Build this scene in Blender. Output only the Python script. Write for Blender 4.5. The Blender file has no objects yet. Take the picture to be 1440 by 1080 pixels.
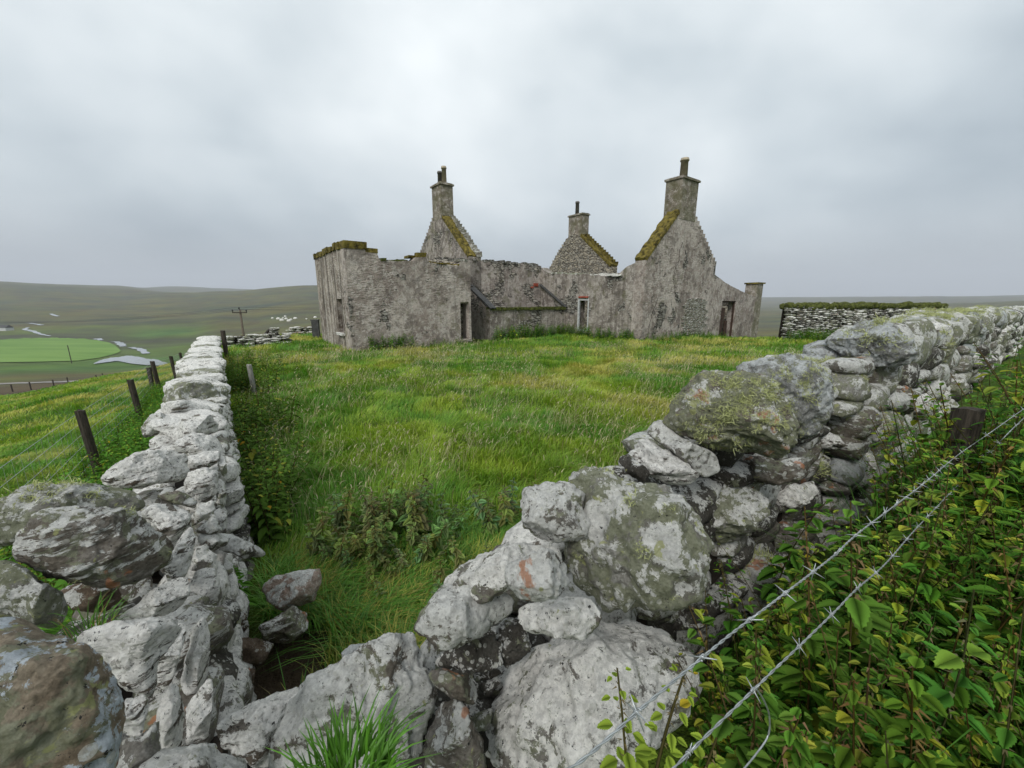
import bpy, bmesh, math, random
import numpy as np
from mathutils import Vector, Matrix
from mathutils.geometry import tessellate_polygon
S = bpy.context.scene
COL = S.collection
R = math.radians
# ------------------------------------------------------------------ camera, sky, sun, exposure
EYE = 1.95
PITCH = R(12.0)
F = 541.0                                   # focal length in photo pixels (1440 wide)
cd = bpy.data.cameras.new('camera'); cam = bpy.data.objects.new('camera', cd); COL.objects.link(cam)
cam.location = (0, 0, EYE); cam.rotation_euler = (R(90) - PITCH, 0, 0)
cd.sensor_width = 36; cd.lens = F / 1440 * 36; cd.clip_start = 0.02; cd.clip_end = 30000
S.camera = cam

w = bpy.data.worlds.new('World'); S.world = w; w.use_nodes = True
nt = w.node_tree; nt.nodes.clear()
def WN(t, **k):
    n = nt.nodes.new(t)
    for a, b in k.items(): setattr(n, a, b)
    return n
def wl(a, b): nt.links.new(a, b)
SUN_EL, SUN_AZ = R(44), R(205)
sky = WN('ShaderNodeTexSky'); sky.sky_type = 'NISHITA'; sky.sun_disc = False
sky.sun_elevation = SUN_EL; sky.sun_rotation = SUN_AZ
bg1 = WN('ShaderNodeBackground'); bg1.inputs['Strength'].default_value = 0.1; wl(sky.outputs[0], bg1.inputs[0])
tc = WN('ShaderNodeTexCoord'); sep = WN('ShaderNodeSeparateXYZ'); wl(tc.outputs['Generated'], sep.inputs[0])
def wm(op, a, b=None):
    n = WN('ShaderNodeMath', operation=op)
    for i, v in enumerate((a, b)):
        if v is None: continue
        if isinstance(v, (int, float)): n.inputs[i].default_value = v
        else: wl(v, n.inputs[i])
    return n.outputs[0]
zz = wm('ADD', wm('MAXIMUM', sep.outputs[2], 0.0), 0.42)
cmb = WN('ShaderNodeCombineXYZ'); wl(wm('MULTIPLY', sep.outputs[0], 1.5), cmb.inputs[0]); wl(wm('MULTIPLY', sep.outputs[1], 1.5), cmb.inputs[1])
wl(wm('ADD', wm('MULTIPLY', sep.outputs[2], 2.4), wm('MULTIPLY', sep.outputs[0], 0.35)), cmb.inputs[2])
def cloudnoise(scale, det, dist=0.3, rough=0.5):
    n = WN('ShaderNodeTexNoise'); n.inputs['Scale'].default_value = scale; n.inputs['Detail'].default_value = det
    n.inputs['Distortion'].default_value = dist; n.inputs['Roughness'].default_value = rough; wl(cmb.outputs[0], n.inputs['Vector']); return n.outputs['Fac']
cn = wm('ADD', wm('MULTIPLY', cloudnoise(1.25, 3), 0.76), wm('MULTIPLY', cloudnoise(3.6, 7, 0.1), 0.24))
# broad brighter patch of thinner cloud high ahead of the camera
cx = wm('SUBTRACT', sep.outputs[0], -0.12)
bright = WN('ShaderNodeMapRange'); wl(wm('MULTIPLY', cx, cx), bright.inputs[0])
bright.inputs[1].default_value = 0.0; bright.inputs[2].default_value = 0.30; bright.inputs[3].default_value = 1.0; bright.inputs[4].default_value = 0.0
bright.interpolation_type = 'SMOOTHSTEP'
up = WN('ShaderNodeMapRange'); wl(sep.outputs[2], up.inputs[0]); up.interpolation_type = 'SMOOTHSTEP'
up.inputs[1].default_value = 0.02; up.inputs[2].default_value = 0.55
val = wm('ADD', wm('ADD', cn, wm('MULTIPLY', wm('MULTIPLY', bright.outputs[0], up.outputs[0]), 0.07)), wm('MULTIPLY', up.outputs[0], 0.05))
ramp = WN('ShaderNodeValToRGB'); wl(val, ramp.inputs[0])
e = ramp.color_ramp.elements
e[0].position = 0.36; e[0].color = (0.315, 0.37, 0.41, 1)
e[1].position = 0.80; e[1].color = (0.76, 0.80, 0.81, 1)
m = e.new(0.52); m.color = (0.49, 0.545, 0.575, 1)
hz = WN('ShaderNodeMixRGB'); hr = WN('ShaderNodeMapRange'); wl(sep.outputs[2], hr.inputs[0]); hr.inputs[1].default_value = 0.0; hr.inputs[2].default_value = 0.2
hr.inputs[3].default_value = 0.75; hr.inputs[4].default_value = 0.0; hr.interpolation_type = 'SMOOTHSTEP'
wl(hr.outputs[0], hz.inputs[0]); wl(ramp.outputs[0], hz.inputs[1]); hz.inputs[2].default_value = (0.395, 0.43, 0.47, 1)
bg2 = WN('ShaderNodeBackground'); bg2.inputs['Strength'].default_value = 1.0; wl(hz.outputs[0], bg2.inputs[0])
mx = WN('ShaderNodeMixShader'); mx.inputs[0].default_value = 0.94; wl(bg1.outputs[0], mx.inputs[1]); wl(bg2.outputs[0], mx.inputs[2])
wo = WN('ShaderNodeOutputWorld'); wl(mx.outputs[0], wo.inputs[0])

sd = bpy.data.lights.new('sun', 'SUN'); sd.energy = 1.5; sd.angle = R(22); sd.color = (1, .98, .95)
so = bpy.data.objects.new('sun', sd); COL.objects.link(so)
so.rotation_euler = (R(90) - SUN_EL, 0, R(180) - SUN_AZ + R(0))
S.view_settings.view_transform = 'Standard'; S.view_settings.look = 'None'; S.view_settings.gamma = 1.0
S.view_settings.use_curve_mapping = False; S.view_settings.exposure = 0.55

# ------------------------------------------------------------------ helpers
CP, SP = math.cos(PITCH), math.sin(PITCH)
def ray(px, py):
    u, v = px - 720.0, 540.0 - py
    return np.array([u, F * CP + v * SP, v * CP - F * SP])       # world direction
CAM = np.array([0, 0, EYE])
def on_z(px, py, zrel):
    d = ray(px, py); return CAM + d * (zrel / d[2])
def on_y(px, py, y):
    d = ray(px, py); return CAM + d * (y / d[1])
WD = np.array([.82, .572]); WN_ = np.array([.572, -.82])          # right wall direction, and its normal towards the outside
WA = np.array([.456, 1.30])
LD = np.array([-.605, .797]); LN_ = np.array([-.797, -.605])      # left wall direction, and its normal towards the outside
def on_wall(px, py, off):
    d = ray(px, py); p0 = WA + WN_ * off
    t = (p0 @ WN_) / (d[:2] @ WN_); return CAM + d * t
def rot2(a): return np.array([[math.cos(a), -math.sin(a)], [math.sin(a), math.cos(a)]])

def hsh(ix, iy, iz, seed):
    h = (ix * 374761393 + iy * 668265263 + iz * 2147483647 + seed * 1274126177) & 0xffffffff
    h = ((h ^ (h >> 13)) * 1274126177) & 0xffffffff
    h = ((h ^ (h >> 16)) * 2246822519) & 0xffffffff
    return ((h ^ (h >> 15)) & 0xffff) / 32767.5 - 1.0
def vnoise(p, seed=0):
    i = np.floor(p).astype(np.int64); f = p - i; f = f * f * f * (f * (f * 6 - 15) + 10)
    o = 0
    for a in (0, 1):
        wa = f[:, 0] if a else 1 - f[:, 0]
        for b in (0, 1):
            wb = f[:, 1] if b else 1 - f[:, 1]
            for c in (0, 1):
                wc = f[:, 2] if c else 1 - f[:, 2]
                o = o + wa * wb * wc * hsh(i[:, 0] + a, i[:, 1] + b, i[:, 2] + c, seed)
    return o
def fbm(p, octv=4, seed=0, gain=.5):
    o = 0; a = 1; q = np.array(p, float)
    for k in range(octv):
        o = o + a * vnoise(q + k * 7.31, seed + k); q = q * 2.03; a *= gain
    return o
def n2(x, y, s, seed=0, octv=3):
    x = np.asarray(x, float); y = np.asarray(y, float)
    p = np.stack([x.ravel() * s, y.ravel() * s, np.full(x.size, 3.3)], 1)
    return fbm(p, octv, seed).reshape(x.shape)

def tag(o, label=None, cat=None, group=None, kind=None):
    if label: o['label'] = label
    if cat: o['category'] = cat
    if group: o['group'] = group
    if kind: o['kind'] = kind
    return o
def empty(name, loc=(0, 0, 0)):
    o = bpy.data.objects.new(name, None); COL.objects.link(o); o.location = loc; o.empty_display_size = .2; return o
def mesh(name, V, Fs, mat=None, parent=None, col=None, smooth=True, loc=None, mats=None, midx=None):
    """Fs: (n,k) array or list of faces. V world coordinates, moved to be relative to loc."""
    V = np.asarray(V, float)
    base = np.zeros(3)
    if loc is not None:
        V = V - np.asarray(loc, float)
    me = bpy.data.meshes.new(name)
    if isinstance(Fs, np.ndarray):
        k = Fs.shape[1]; n = len(Fs)
        me.vertices.add(len(V)); me.vertices.foreach_set('co', V.astype(np.float32).ravel())
        me.loops.add(n * k); me.loops.foreach_set('vertex_index', Fs.astype(np.int32).ravel())
        me.polygons.add(n); me.polygons.foreach_set('loop_start', np.arange(0, n * k, k, dtype=np.int32))
        me.update(calc_edges=True)
    else:
        me.from_pydata([tuple(v) for v in V], [], [tuple(f) for f in Fs]); me.update()
    if smooth: me.polygons.foreach_set('use_smooth', np.ones(len(me.polygons), dtype=bool))
    if col is not None:
        a = me.color_attributes.new('tint', 'FLOAT_COLOR', 'POINT')
        c = np.ones((len(V), 4), np.float32); c[:, :3] = col; a.data.foreach_set('color', c.ravel())
    if mats:
        for m_ in mats: me.materials.append(m_)
        me.polygons.foreach_set('material_index', np.asarray(midx, np.int32))
    elif mat: me.materials.append(mat)
    o = bpy.data.objects.new(name, me); COL.objects.link(o)
    if loc is not None: o.location = tuple(loc)
    if parent is not None:
        o.parent = parent
        o.location = tuple(np.asarray(o.location) - np.asarray(parent['_w'] if '_w' in parent.keys() else parent.location))
    return o
class MB:
    def __init__(s): s.v = []; s.f = []; s.n = 0
    def add(s, V, Fs):
        s.v += [tuple(map(float, p)) for p in V]; s.f += [tuple(int(i) + s.n for i in f) for f in Fs]; s.n = len(s.v)
    def box(s, c, h, M=None, jit=0, rng=None):
        P = np.array([[x, y, z] for x in (-1, 1) for y in (-1, 1) for z in (-1, 1)], float) * np.array(h)
        if jit: P = P + (rng.random((8, 3)) - .5) * 2 * jit
        if M is not None: P = P @ np.asarray(M).T
        s.add(P + np.array(c), [(0, 1, 3, 2), (4, 6, 7, 5), (0, 4, 5, 1), (2, 3, 7, 6), (0, 2, 6, 4), (1, 5, 7, 3)])
    def tube(s, pts, r, n=8, caps=True):
        pts = np.asarray(pts, float); r = np.broadcast_to(np.asarray(r, float), (len(pts),)); V = []; Fs = []
        for i, p in enumerate(pts):
            d = pts[min(i + 1, len(pts) - 1)] - pts[max(i - 1, 0)]; d = d / (np.linalg.norm(d) + 1e-9)
            a = np.cross(d, [0, 0, 1] if abs(d[2]) < .9 else [1, 0, 0]); a /= np.linalg.norm(a); b = np.cross(d, a)
            for k in range(n):
                t = 2 * math.pi * k / n; V.append(p + r[i] * (a * math.cos(t) + b * math.sin(t)))
        for i in range(len(pts) - 1):
            for k in range(n): Fs.append((i * n + k, i * n + (k + 1) % n, (i + 1) * n + (k + 1) % n, (i + 1) * n + k))
        if caps: Fs += [tuple(range(n))[::-1], tuple((len(pts) - 1) * n + k for k in range(n))]
        s.add(V, Fs)
    def build(s, name, mat, parent=None, smooth=False, loc=None):
        return mesh(name, np.array(s.v), s.f, mat, parent, smooth=smooth, loc=loc)

# ------------------------------------------------------------------ materials
class NT:
    def __init__(s, name):
        s.m = bpy.data.materials.new(name); s.m.use_nodes = True; s.t = s.m.node_tree; s.t.nodes.clear()
        s.out = s.t.nodes.new('ShaderNodeOutputMaterial'); s.b = s.t.nodes.new('ShaderNodeBsdfPrincipled')
        s.t.links.new(s.b.outputs[0], s.out.inputs[0]); s.b.inputs['Roughness'].default_value = .9
        s.b.inputs['Specular IOR Level'].default_value = .25
        s.tc = s.t.nodes.new('ShaderNodeTexCoord')
    def L(s, a, b): s.t.links.new(a, b)
    def put(s, v, sock):
        if isinstance(v, (int, float)): sock.default_value = v
        elif isinstance(v, tuple): sock.default_value = v if len(v) == len(sock.default_value) else tuple(v) + (1,)
        elif v is not None: s.L(v, sock)
    def math(s, op, a, b=None, clamp=False):
        n = s.t.nodes.new('ShaderNodeMath'); n.operation = op; n.use_clamp = clamp; s.put(a, n.inputs[0]); s.put(b, n.inputs[1]); return n.outputs[0]
    def vec(s, scale=(1, 1, 1), rnd=True, src='Object', rot=(0, 0, 0)):
        v = s.tc.outputs[src]
        if rnd:
            oi = s.t.nodes.new('ShaderNodeObjectInfo'); a = s.t.nodes.new('ShaderNodeVectorMath'); a.operation = 'ADD'
            k = s.math('MULTIPLY', oi.outputs['Random'], 57.0); s.L(v, a.inputs[0]); s.L(k, a.inputs[1]); v = a.outputs[0]
        mp = s.t.nodes.new('ShaderNodeMapping'); mp.inputs['Scale'].default_value = scale; mp.inputs['Rotation'].default_value = rot
        s.L(v, mp.inputs[0]); return mp.outputs[0]
    def noise(s, v, sc, det=4, rough=.5, dist=0, out='Fac'):
        n = s.t.nodes.new('ShaderNodeTexNoise'); s.L(v, n.inputs['Vector']); n.inputs['Scale'].default_value = sc
        n.inputs['Detail'].default_value = det; n.inputs['Roughness'].default_value = rough; n.inputs['Distortion'].default_value = dist; return n.outputs[out]
    def voro(s, v, sc, feat='F1', out='Distance', rand=1.0):
        n = s.t.nodes.new('ShaderNodeTexVoronoi'); n.feature = feat; s.L(v, n.inputs['Vector']); n.inputs['Scale'].default_value = sc; n.inputs['Randomness'].default_value = rand; return n.outputs[out]
    def rng(s, x, a, b, c=0., d=1., smooth=True):
        n = s.t.nodes.new('ShaderNodeMapRange'); s.put(x, n.inputs[0])
        for i, k in enumerate((a, b, c, d)): s.put(k, n.inputs[i + 1])
        if smooth: n.interpolation_type = 'SMOOTHSTEP'
        return n.outputs[0]
    def mix(s, f, a, b, mode='MIX'):
        n = s.t.nodes.new('ShaderNodeMixRGB'); n.blend_type = mode; s.put(f, n.inputs[0]); s.put(a, n.inputs[1]); s.put(b, n.inputs[2]); return n.outputs[0]
    def bump(s, h, strength=.5, dist=.01, prev=None):
        n = s.t.nodes.new('ShaderNodeBump'); n.inputs['Strength'].default_value = strength; n.inputs['Distance'].default_value = dist
        s.L(h, n.inputs['Height'])
        if prev is not None: s.L(prev, n.inputs['Normal'])
        return n.outputs[0]
    def nz(s):
        g = s.t.nodes.new('ShaderNodeNewGeometry'); q = s.t.nodes.new('ShaderNodeSeparateXYZ'); s.L(g.outputs['Normal'], q.inputs[0]); return q.outputs[2]
    def attr(s, nm='tint'):
        a = s.t.nodes.new('ShaderNodeAttribute'); a.attribute_name = nm; return a.outputs['Color']
    def done(s, c, n=None, rough=None):
        s.put(c, s.b.inputs['Base Color'])
        if n is not None: s.L(n, s.b.inputs['Normal'])
        if rough is not None: s.put(rough, s.b.inputs['Roughness'])
        return s.m

def stone_mat(name, base1=(.20, .175, .14), base2=(.30, .285, .255), white=.5, green=.5, orange=0., layer=0., speck=.5, yellow=.2, wcol=(.78, .77, .72), scale=1.0):
    n = NT(name); v = n.vec()
    vl = n.vec((1, 1, 5), rot=(.35, .25, 0)) if layer else v
    big = n.noise(v, 5 * scale, 5, .6, .4)
    c = n.mix(n.rng(big, .35, .65), base1, base2)
    gr = n.noise(v, 90 * scale, 3, .7); c = n.mix(n.rng(gr, .3, .7, 0, .7), c, n.mix(1, c, (.35, .33, .3), 'MULTIPLY'))
    if layer:
        st = n.noise(vl, 9 * scale, 6, .6, .8); c = n.mix(n.math('MULTIPLY', n.rng(st, .42, .62), layer), c, (.1, .085, .065))
    g1 = n.noise(v, 14 * scale, 8, .68, .3)
    c = n.mix(n.rng(g1, .60 - .2 * green, .66 - .2 * green, 0, .85), c, n.mix(n.rng(gr, .3, .7), (.17, .18, .10), (.33, .34, .24)))
    # crusty pale lichen: ragged plates, more of it where the stone faces the sky
    wn = n.noise(vl if layer else v, (8 if not layer else 5.5) * scale, 13, .74, .35)
    wb = n.math('ADD', n.math('ADD', wn, n.math('MULTIPLY', n.nz(), .055)), n.math('MULTIPLY', n.math('SUBTRACT', n.noise(v, 42 * scale, 6, .75), .5), .22))
    t = .655 - .235 * white
    wm_ = n.rng(wb, t - .004, t + .010)
    hole = n.rng(n.noise(v, 60 * scale, 6, .7), .57, .62)
    wm_ = n.math('MULTIPLY', wm_, n.math('SUBTRACT', 1, n.math('MULTIPLY', hole, .6)))
    wc = n.mix(n.rng(n.noise(v, 38 * scale, 9, .78), .38, .60), tuple(x * .68 for x in wcol), wcol)
    c = n.mix(wm_, c, wc)
    # small round spots
    sp = n.voro(n.vec(), 34 * scale); spm = n.math('MULTIPLY', n.math('LESS_THAN', sp, .26), n.rng(n.noise(v, 6 * scale, 2), .45, .55))
    c = n.mix(n.math('MULTIPLY', spm, .75), c, (.62, .61, .55))
    if yellow:
        y1 = n.noise(v, 22 * scale, 6, .6, .5); c = n.mix(n.rng(y1, .70 - .12 * yellow, .74 - .12 * yellow, 0, .8), c, (.40, .41, .17))
    if orange:
        o1 = n.noise(v, 8 * scale, 7, .6, .3); c = n.mix(n.rng(o1, .68 - .2 * orange, .72 - .2 * orange, 0, .8), c, (.48, .2, .09))
    bk = n.noise(v, 62 * scale, 6, .7); c = n.mix(n.rng(bk, .665 - .06 * speck, .685 - .06 * speck), c, (.035, .033, .03))
    b1 = n.bump(n.noise(v, 13 * scale, 11, .72, .25), 1.0, .045)
    b2 = n.bump(n.noise(v, 90 * scale, 7, .75), .9, .008, b1)
    b3 = n.bump(wm_, .5, .003, b2)
    if layer: b3 = n.bump(n.noise(vl, 14 * scale, 8, .6, .6), .7, .02, b3)
    return n.done(c, b3)
M = {}
M['shaggy'] = stone_mat('shaggy_lichen_stone', white=.35, green=1.0, orange=.35, speck=.6, yellow=1.0, base1=(.22, .19, .16), base2=(.36, .30, .26))
M['crusty'] = stone_mat('crusty_yellow_stone', white=.54, green=.35, orange=.2, speck=.7, yellow=1.0, base1=(.33, .25, .17), base2=(.42, .36, .27), wcol=(.66, .72, .77), scale=.8)
M['white'] = stone_mat('pale_lichen_stone', white=.80, green=.6, layer=.0, speck=.6, wcol=(.94, .915, .85))
M['slab'] = stone_mat('pale_layered_stone', white=.9, green=.2, layer=.7, speck=.8, yellow=0, wcol=(.94, .915, .855), base1=(.17, .135, .10), base2=(.27, .25, .22))
M['mixed'] = stone_mat('mixed_lichen_stone', white=.78, green=.5, speck=.5, yellow=.3)
M['grey'] = stone_mat('grey_green_stone', white=.46, green=.85, speck=.5, yellow=.6, base1=(.25, .24, .20), base2=(.42, .41, .37))
M['brown'] = stone_mat('brown_stone', white=.45, green=.45, orange=.2, speck=.6, yellow=.5, layer=.4, base1=(.21, .18, .14), base2=(.36, .335, .30))
M['dark'] = stone_mat('dark_stone', white=.34, green=.2, speck=.8, yellow=.1, base1=(.07, .062, .05), base2=(.15, .14, .12), scale=1.3)
M['orange'] = stone_mat('orange_lichen_stone', white=.9, green=.2, orange=.55, speck=.3)
M['pink'] = stone_mat('pink_granite', white=.5, green=.1, orange=.0, speck=.3, yellow=0, base1=(.48, .35, .28), base2=(.6, .5, .42))
M['bluegrey'] = stone_mat('blue_grey_stone', white=.62, green=.45, speck=.4, yellow=.3, wcol=(.60, .62, .61), base1=(.26, .26, .245), base2=(.42, .425, .41))
M['earthy'] = stone_mat('earthy_stone', white=.28, green=.1, speck=.3, yellow=0, base1=(.13, .09, .06), base2=(.24, .18, .13))
def plain(name, c, rough=.9, sc=20, var=.35, metal=0, bump=.4, dist=.004, scl=(1, 1, 1)):
    n = NT(name); v = n.vec(scl); k = n.noise(v, sc, 6, .65)
    col = n.mix(n.rng(k, .3, .7), tuple(x * (1 - var) for x in c), tuple(min(1, x * (1 + var)) for x in c))
    n.b.inputs['Metallic'].default_value = metal
    return n.done(col, n.bump(k, bump, dist), rough)
M['soil_shade'] = plain('gap_shaded_soil', (.028, .021, .015), sc=14, bump=1, dist=.03)  # earth colour deepened to stand for the shade in gaps
M['wood'] = plain('weathered_post_wood', (.13, .105, .08), sc=12, scl=(6, 6, .7), var=.5, bump=.8, dist=.01)
M['wooddark'] = plain('dark_post_wood', (.055, .045, .035), sc=12, scl=(6, 6, .7), var=.5, bump=.8, dist=.01)
M['woodgrey'] = plain('silver_wood', (.3, .29, .26), sc=12, scl=(6, 6, .7), var=.4, bump=.8, dist=.01)
M['rustwood'] = plain('red_brown_post_wood', (.11, .07, .045), sc=10, scl=(5, 5, .6), var=.6, bump=.8, dist=.01)
M['wire'] = plain('galvanised_wire', (.42, .44, .44), .45, sc=60, metal=.7, var=.25)
M['moss'] = plain('ochre_moss', (.125, .098, .02), sc=5, var=.8, bump=1, dist=.05)
M['mossgreen'] = plain('green_moss', (.075, .085, .018), sc=9, var=.6, bump=1, dist=.05)
M['slate'] = plain('slate', (.07, .07, .068), .7, sc=6, var=.35, bump=.5, dist=.01)
M['pot'] = plain('buff_chimney_pot', (.36, .31, .22), .85, sc=5, var=.35)
M['potdark'] = plain('sooty_chimney_pot', (.15, .14, .125), .85, sc=5, var=.4)
M['whitepaint'] = plain('flaking_white_paint', (.52, .53, .52), .7, sc=9, var=.25)
M['brownpaint'] = plain('old_brown_timber', (.06, .036, .026), .8, sc=9, var=.5)
M['brick'] = plain('red_brick', (.33, .075, .045), .9, sc=12)
M['water'] = None
# ------------------------------------------------------------------ terrain
TAB = {  # azimuth (deg, from straight ahead, right positive): [(radius, height)]
 -65: [(45, -5.0), (80, -13.5), (110, -15.5), (150, -19), (300, -28), (550, -29), (900, -28), (1500, 10), (3000, 118), (5500, 150)],
 -54: [(45, -4.2), (80, -12.5), (110, -13.6), (150, -17.3), (300, -26.5), (550, -28), (900, -26.5), (1500, 4), (3000, 103), (5500, 130)],
 -45: [(45, -3.4), (80, -11.5), (110, -13.2), (150, -17.6), (250, -28.2), (320, -28.6), (500, -28), (900, -24), (1500, 2), (3000, 89), (5500, 130)],
 -40: [(45, -2.8), (80, -10.5), (110, -14), (150, -18.6), (300, -28), (500, -27), (1000, -16), (2400, 52), (3300, 30), (5500, 172)],
 -36: [(20, -.8), (45, -3.8), (60, -6.0), (110, -14), (300, -25.5), (500, -23), (1000, -6), (1800, 36), (2300, 52), (3300, 30), (5500, 166)],
 -27: [(20, -.3), (30, -1.2), (45, -3.8), (110, -12), (300, -23), (500, -17), (1000, 10), (1800, 72), (3000, 60), (5500, 125)],
 -15: [(30, 0), (45, -2), (110, -10), (300, -20), (1000, 5), (1800, 60), (3000, 50), (5500, 80)],
 10: [(30, 0), (45, -2), (110, -9), (300, -20), (1000, -15), (2000, -10), (5500, 40)],
 32: [(22, -.3), (30, -.9), (60, -5), (200, -20), (660, -27), (1500, -26), (3000, -15), (5300, 58), (5800, 55)],
 44: [(22, .2), (30, -.2), (60, -3), (200, -12), (800, -20), (1500, -15), (2300, 1), (3300, -10), (5300, 62), (5800, 60)],
 56: [(22, .7), (30, .4), (60, -1), (200, -8), (800, -12), (2100, 14), (3300, 0), (5300, 60), (5800, 55)],
 90: [(30, 1.5), (60, 1), (200, -4), (2000, 20), (5500, 60)],
 180: [(30, .5), (60, 0), (200, -6), (2000, 10), (5500, 60)],
 -100: [(45, -3), (110, -12), (300, -22), (1000, 0), (5500, 100)],
}
AZK = sorted(TAB); RK = np.linspace(math.log(20), math.log(6500), 90)
ROWS = np.array([np.interp(RK, [math.log(a) for a, _ in TAB[k]], [b for _, b in TAB[k]]) for k in AZK])
ker = np.exp(-.5 * (np.arange(-3, 4) / 1.1) ** 2); ker /= ker.sum()
ROWS = np.array([np.convolve(np.pad(r_, 3, mode='edge'), ker, 'valid') for r_ in ROWS])
AZX = np.array([-180] + AZK, float); ROWSX = np.vstack([ROWS[AZK.index(180)], ROWS])
def far_h(x, y):
    r = np.hypot(x, y); az = np.degrees(np.arctan2(x, y)); lr = np.clip(np.log(np.maximum(r, 1e-3)), RK[0], RK[-1])
    fi = (lr - RK[0]) / (RK[1] - RK[0]); i = np.clip(fi.astype(int), 0, len(RK) - 2); fr = fi - i
    j = np.clip(np.searchsorted(AZX, az, side='right') - 1, 0, len(AZX) - 2); fa = (az - AZX[j]) / (AZX[j + 1] - AZX[j]); fa = fa * fa * (3 - 2 * fa)
    g = lambda jj: ROWSX[jj, i] * (1 - fr) + ROWSX[jj, i + 1] * fr
    return g(j) * (1 - fa) + g(j + 1) * fa
def sm(t): t = np.clip(t, 0, 1); return t * t * (3 - 2 * t)
def hgt(x, y):
    x = np.asarray(x, float); y = np.asarray(y, float); r = np.hypot(x, y)
    dR = (x - WA[0]) * WN_[0] + (y - WA[1]) * WN_[1]; sR = (x - WA[0]) * WD[0] + (y - WA[1]) * WD[1]
    dL = x * LN_[0] + y * LN_[1]; sL = x * LD[0] + y * LD[1]
    yard = .04 * n2(x, y, .5, 5) + .02 * n2(x, y, 2.1, 6)
    yard = yard - .75 * sm((x - 8) / 9) * sm((y - 20) / 7) + .10 * sm(1 - np.abs(x + 4) / 6) * sm((y - 4) / 6) * sm((16 - y) / 5)
    yard = yard + .22 * sm((2.2 - r) / 1.4)
    outL = np.where(sL > 0, -.13 - .13 * np.maximum(dL - 1.2, -1) - .06 * np.maximum(sL - 5, -2), -.13 - .13 * np.maximum(dL - 1.2, -1)) + .12 * n2(x, y, .35, 8)
    outR = .30 + .10 * np.clip(sR, -1, 6) + .16 * np.clip(dR - .5, -.3, 4) + .05 * n2(x, y, 1.2, 9)
    a = sm((dL - .1) / .5) * sm((sL + .5) / .8)
    h = yard * (1 - a) + outL * a
    b = sm((dR + .15) / .4)
    h = h * (1 - b) + outR * b
    k = sm((r - 24) / 18)
    f = far_h(x, y)
    amp = np.clip((r - 60) / 400, 0, 1)
    f = f + amp * (2.2 * n2(x, y, .006, 11, 4) + np.clip((r - 700) / 900, 0, 1) * 7 * n2(x, y, .0016, 12, 3))
    return h * (1 - k) + f * k
def ground_hit(px, py, rmin=1.0, rmax=6000):
    d = ray(px, py); d = d / np.linalg.norm(d[:2])
    ts = np.exp(np.linspace(math.log(rmin), math.log(rmax), 900))
    P = CAM[None] + d[None] * ts[:, None]; below = P[:, 2] < hgt(P[:, 0], P[:, 1])
    if not below.any(): return P[-1]
    i = int(np.argmax(below)); lo, hi = ts[max(i - 1, 0)], ts[i]
    for _ in range(14):
        mid = (lo + hi) / 2; p = CAM + d * mid
        if p[2] < float(hgt(p[0], p[1])): hi = mid
        else: lo = mid
    return CAM + d * hi

# colours of the land: real cover (pasture, rush, heather), not shading
def land_tint(x, y):
    r = np.hypot(x, y)
    n1 = n2(x, y, .9, 20, 4); n3 = n2(x, y, .25, 21, 3); nf = n2(x, y, .012, 22, 4); nm = n2(x, y, .05, 23, 3)
    near = np.stack([.085 + .03 * n1 + .04 * n3, .150 + .02 * n1 + .015 * n3, .014 + .0 * n1], -1)
    moor = np.stack([.112 + .034 * nf + .016 * nm, .114 + .020 * nf + .026 * nm, .048 - .006 * nf + 0 * nm], -1)
    az = np.degrees(np.arctan2(x, y))
    # green rushy flats along the valley floor
    flat = sm((r - 180) / 60) * sm((760 - r) / 260) * sm((-36 - az) / 5)
    grn = np.stack([.10 + .025 * nm, .185 + .03 * nm, .04 + 0 * nm], -1)
    moor = moor + (grn - moor) * (flat * np.clip(.55 + .8 * nf, 0, 1))[..., None]
    brown = np.array([.115, .083, .045]); bm = sm((r - 72) / 12) * sm((150 - r) / 20) * sm((-38 - az) / 4)
    moor = moor * (1 - bm[..., None] * .9) + brown * bm[..., None] * .9
    hol = sm(1.5 - np.hypot((x + 1.25) / .34, (y - 1.62) / .46))[..., None]; near = near * (1 - hol) + np.array([.07, .05, .03]) * hol
    k = sm((r - 55) / 18)[..., None]
    return np.clip(near * (1 - k) + moor * k, .01, 1)
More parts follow.
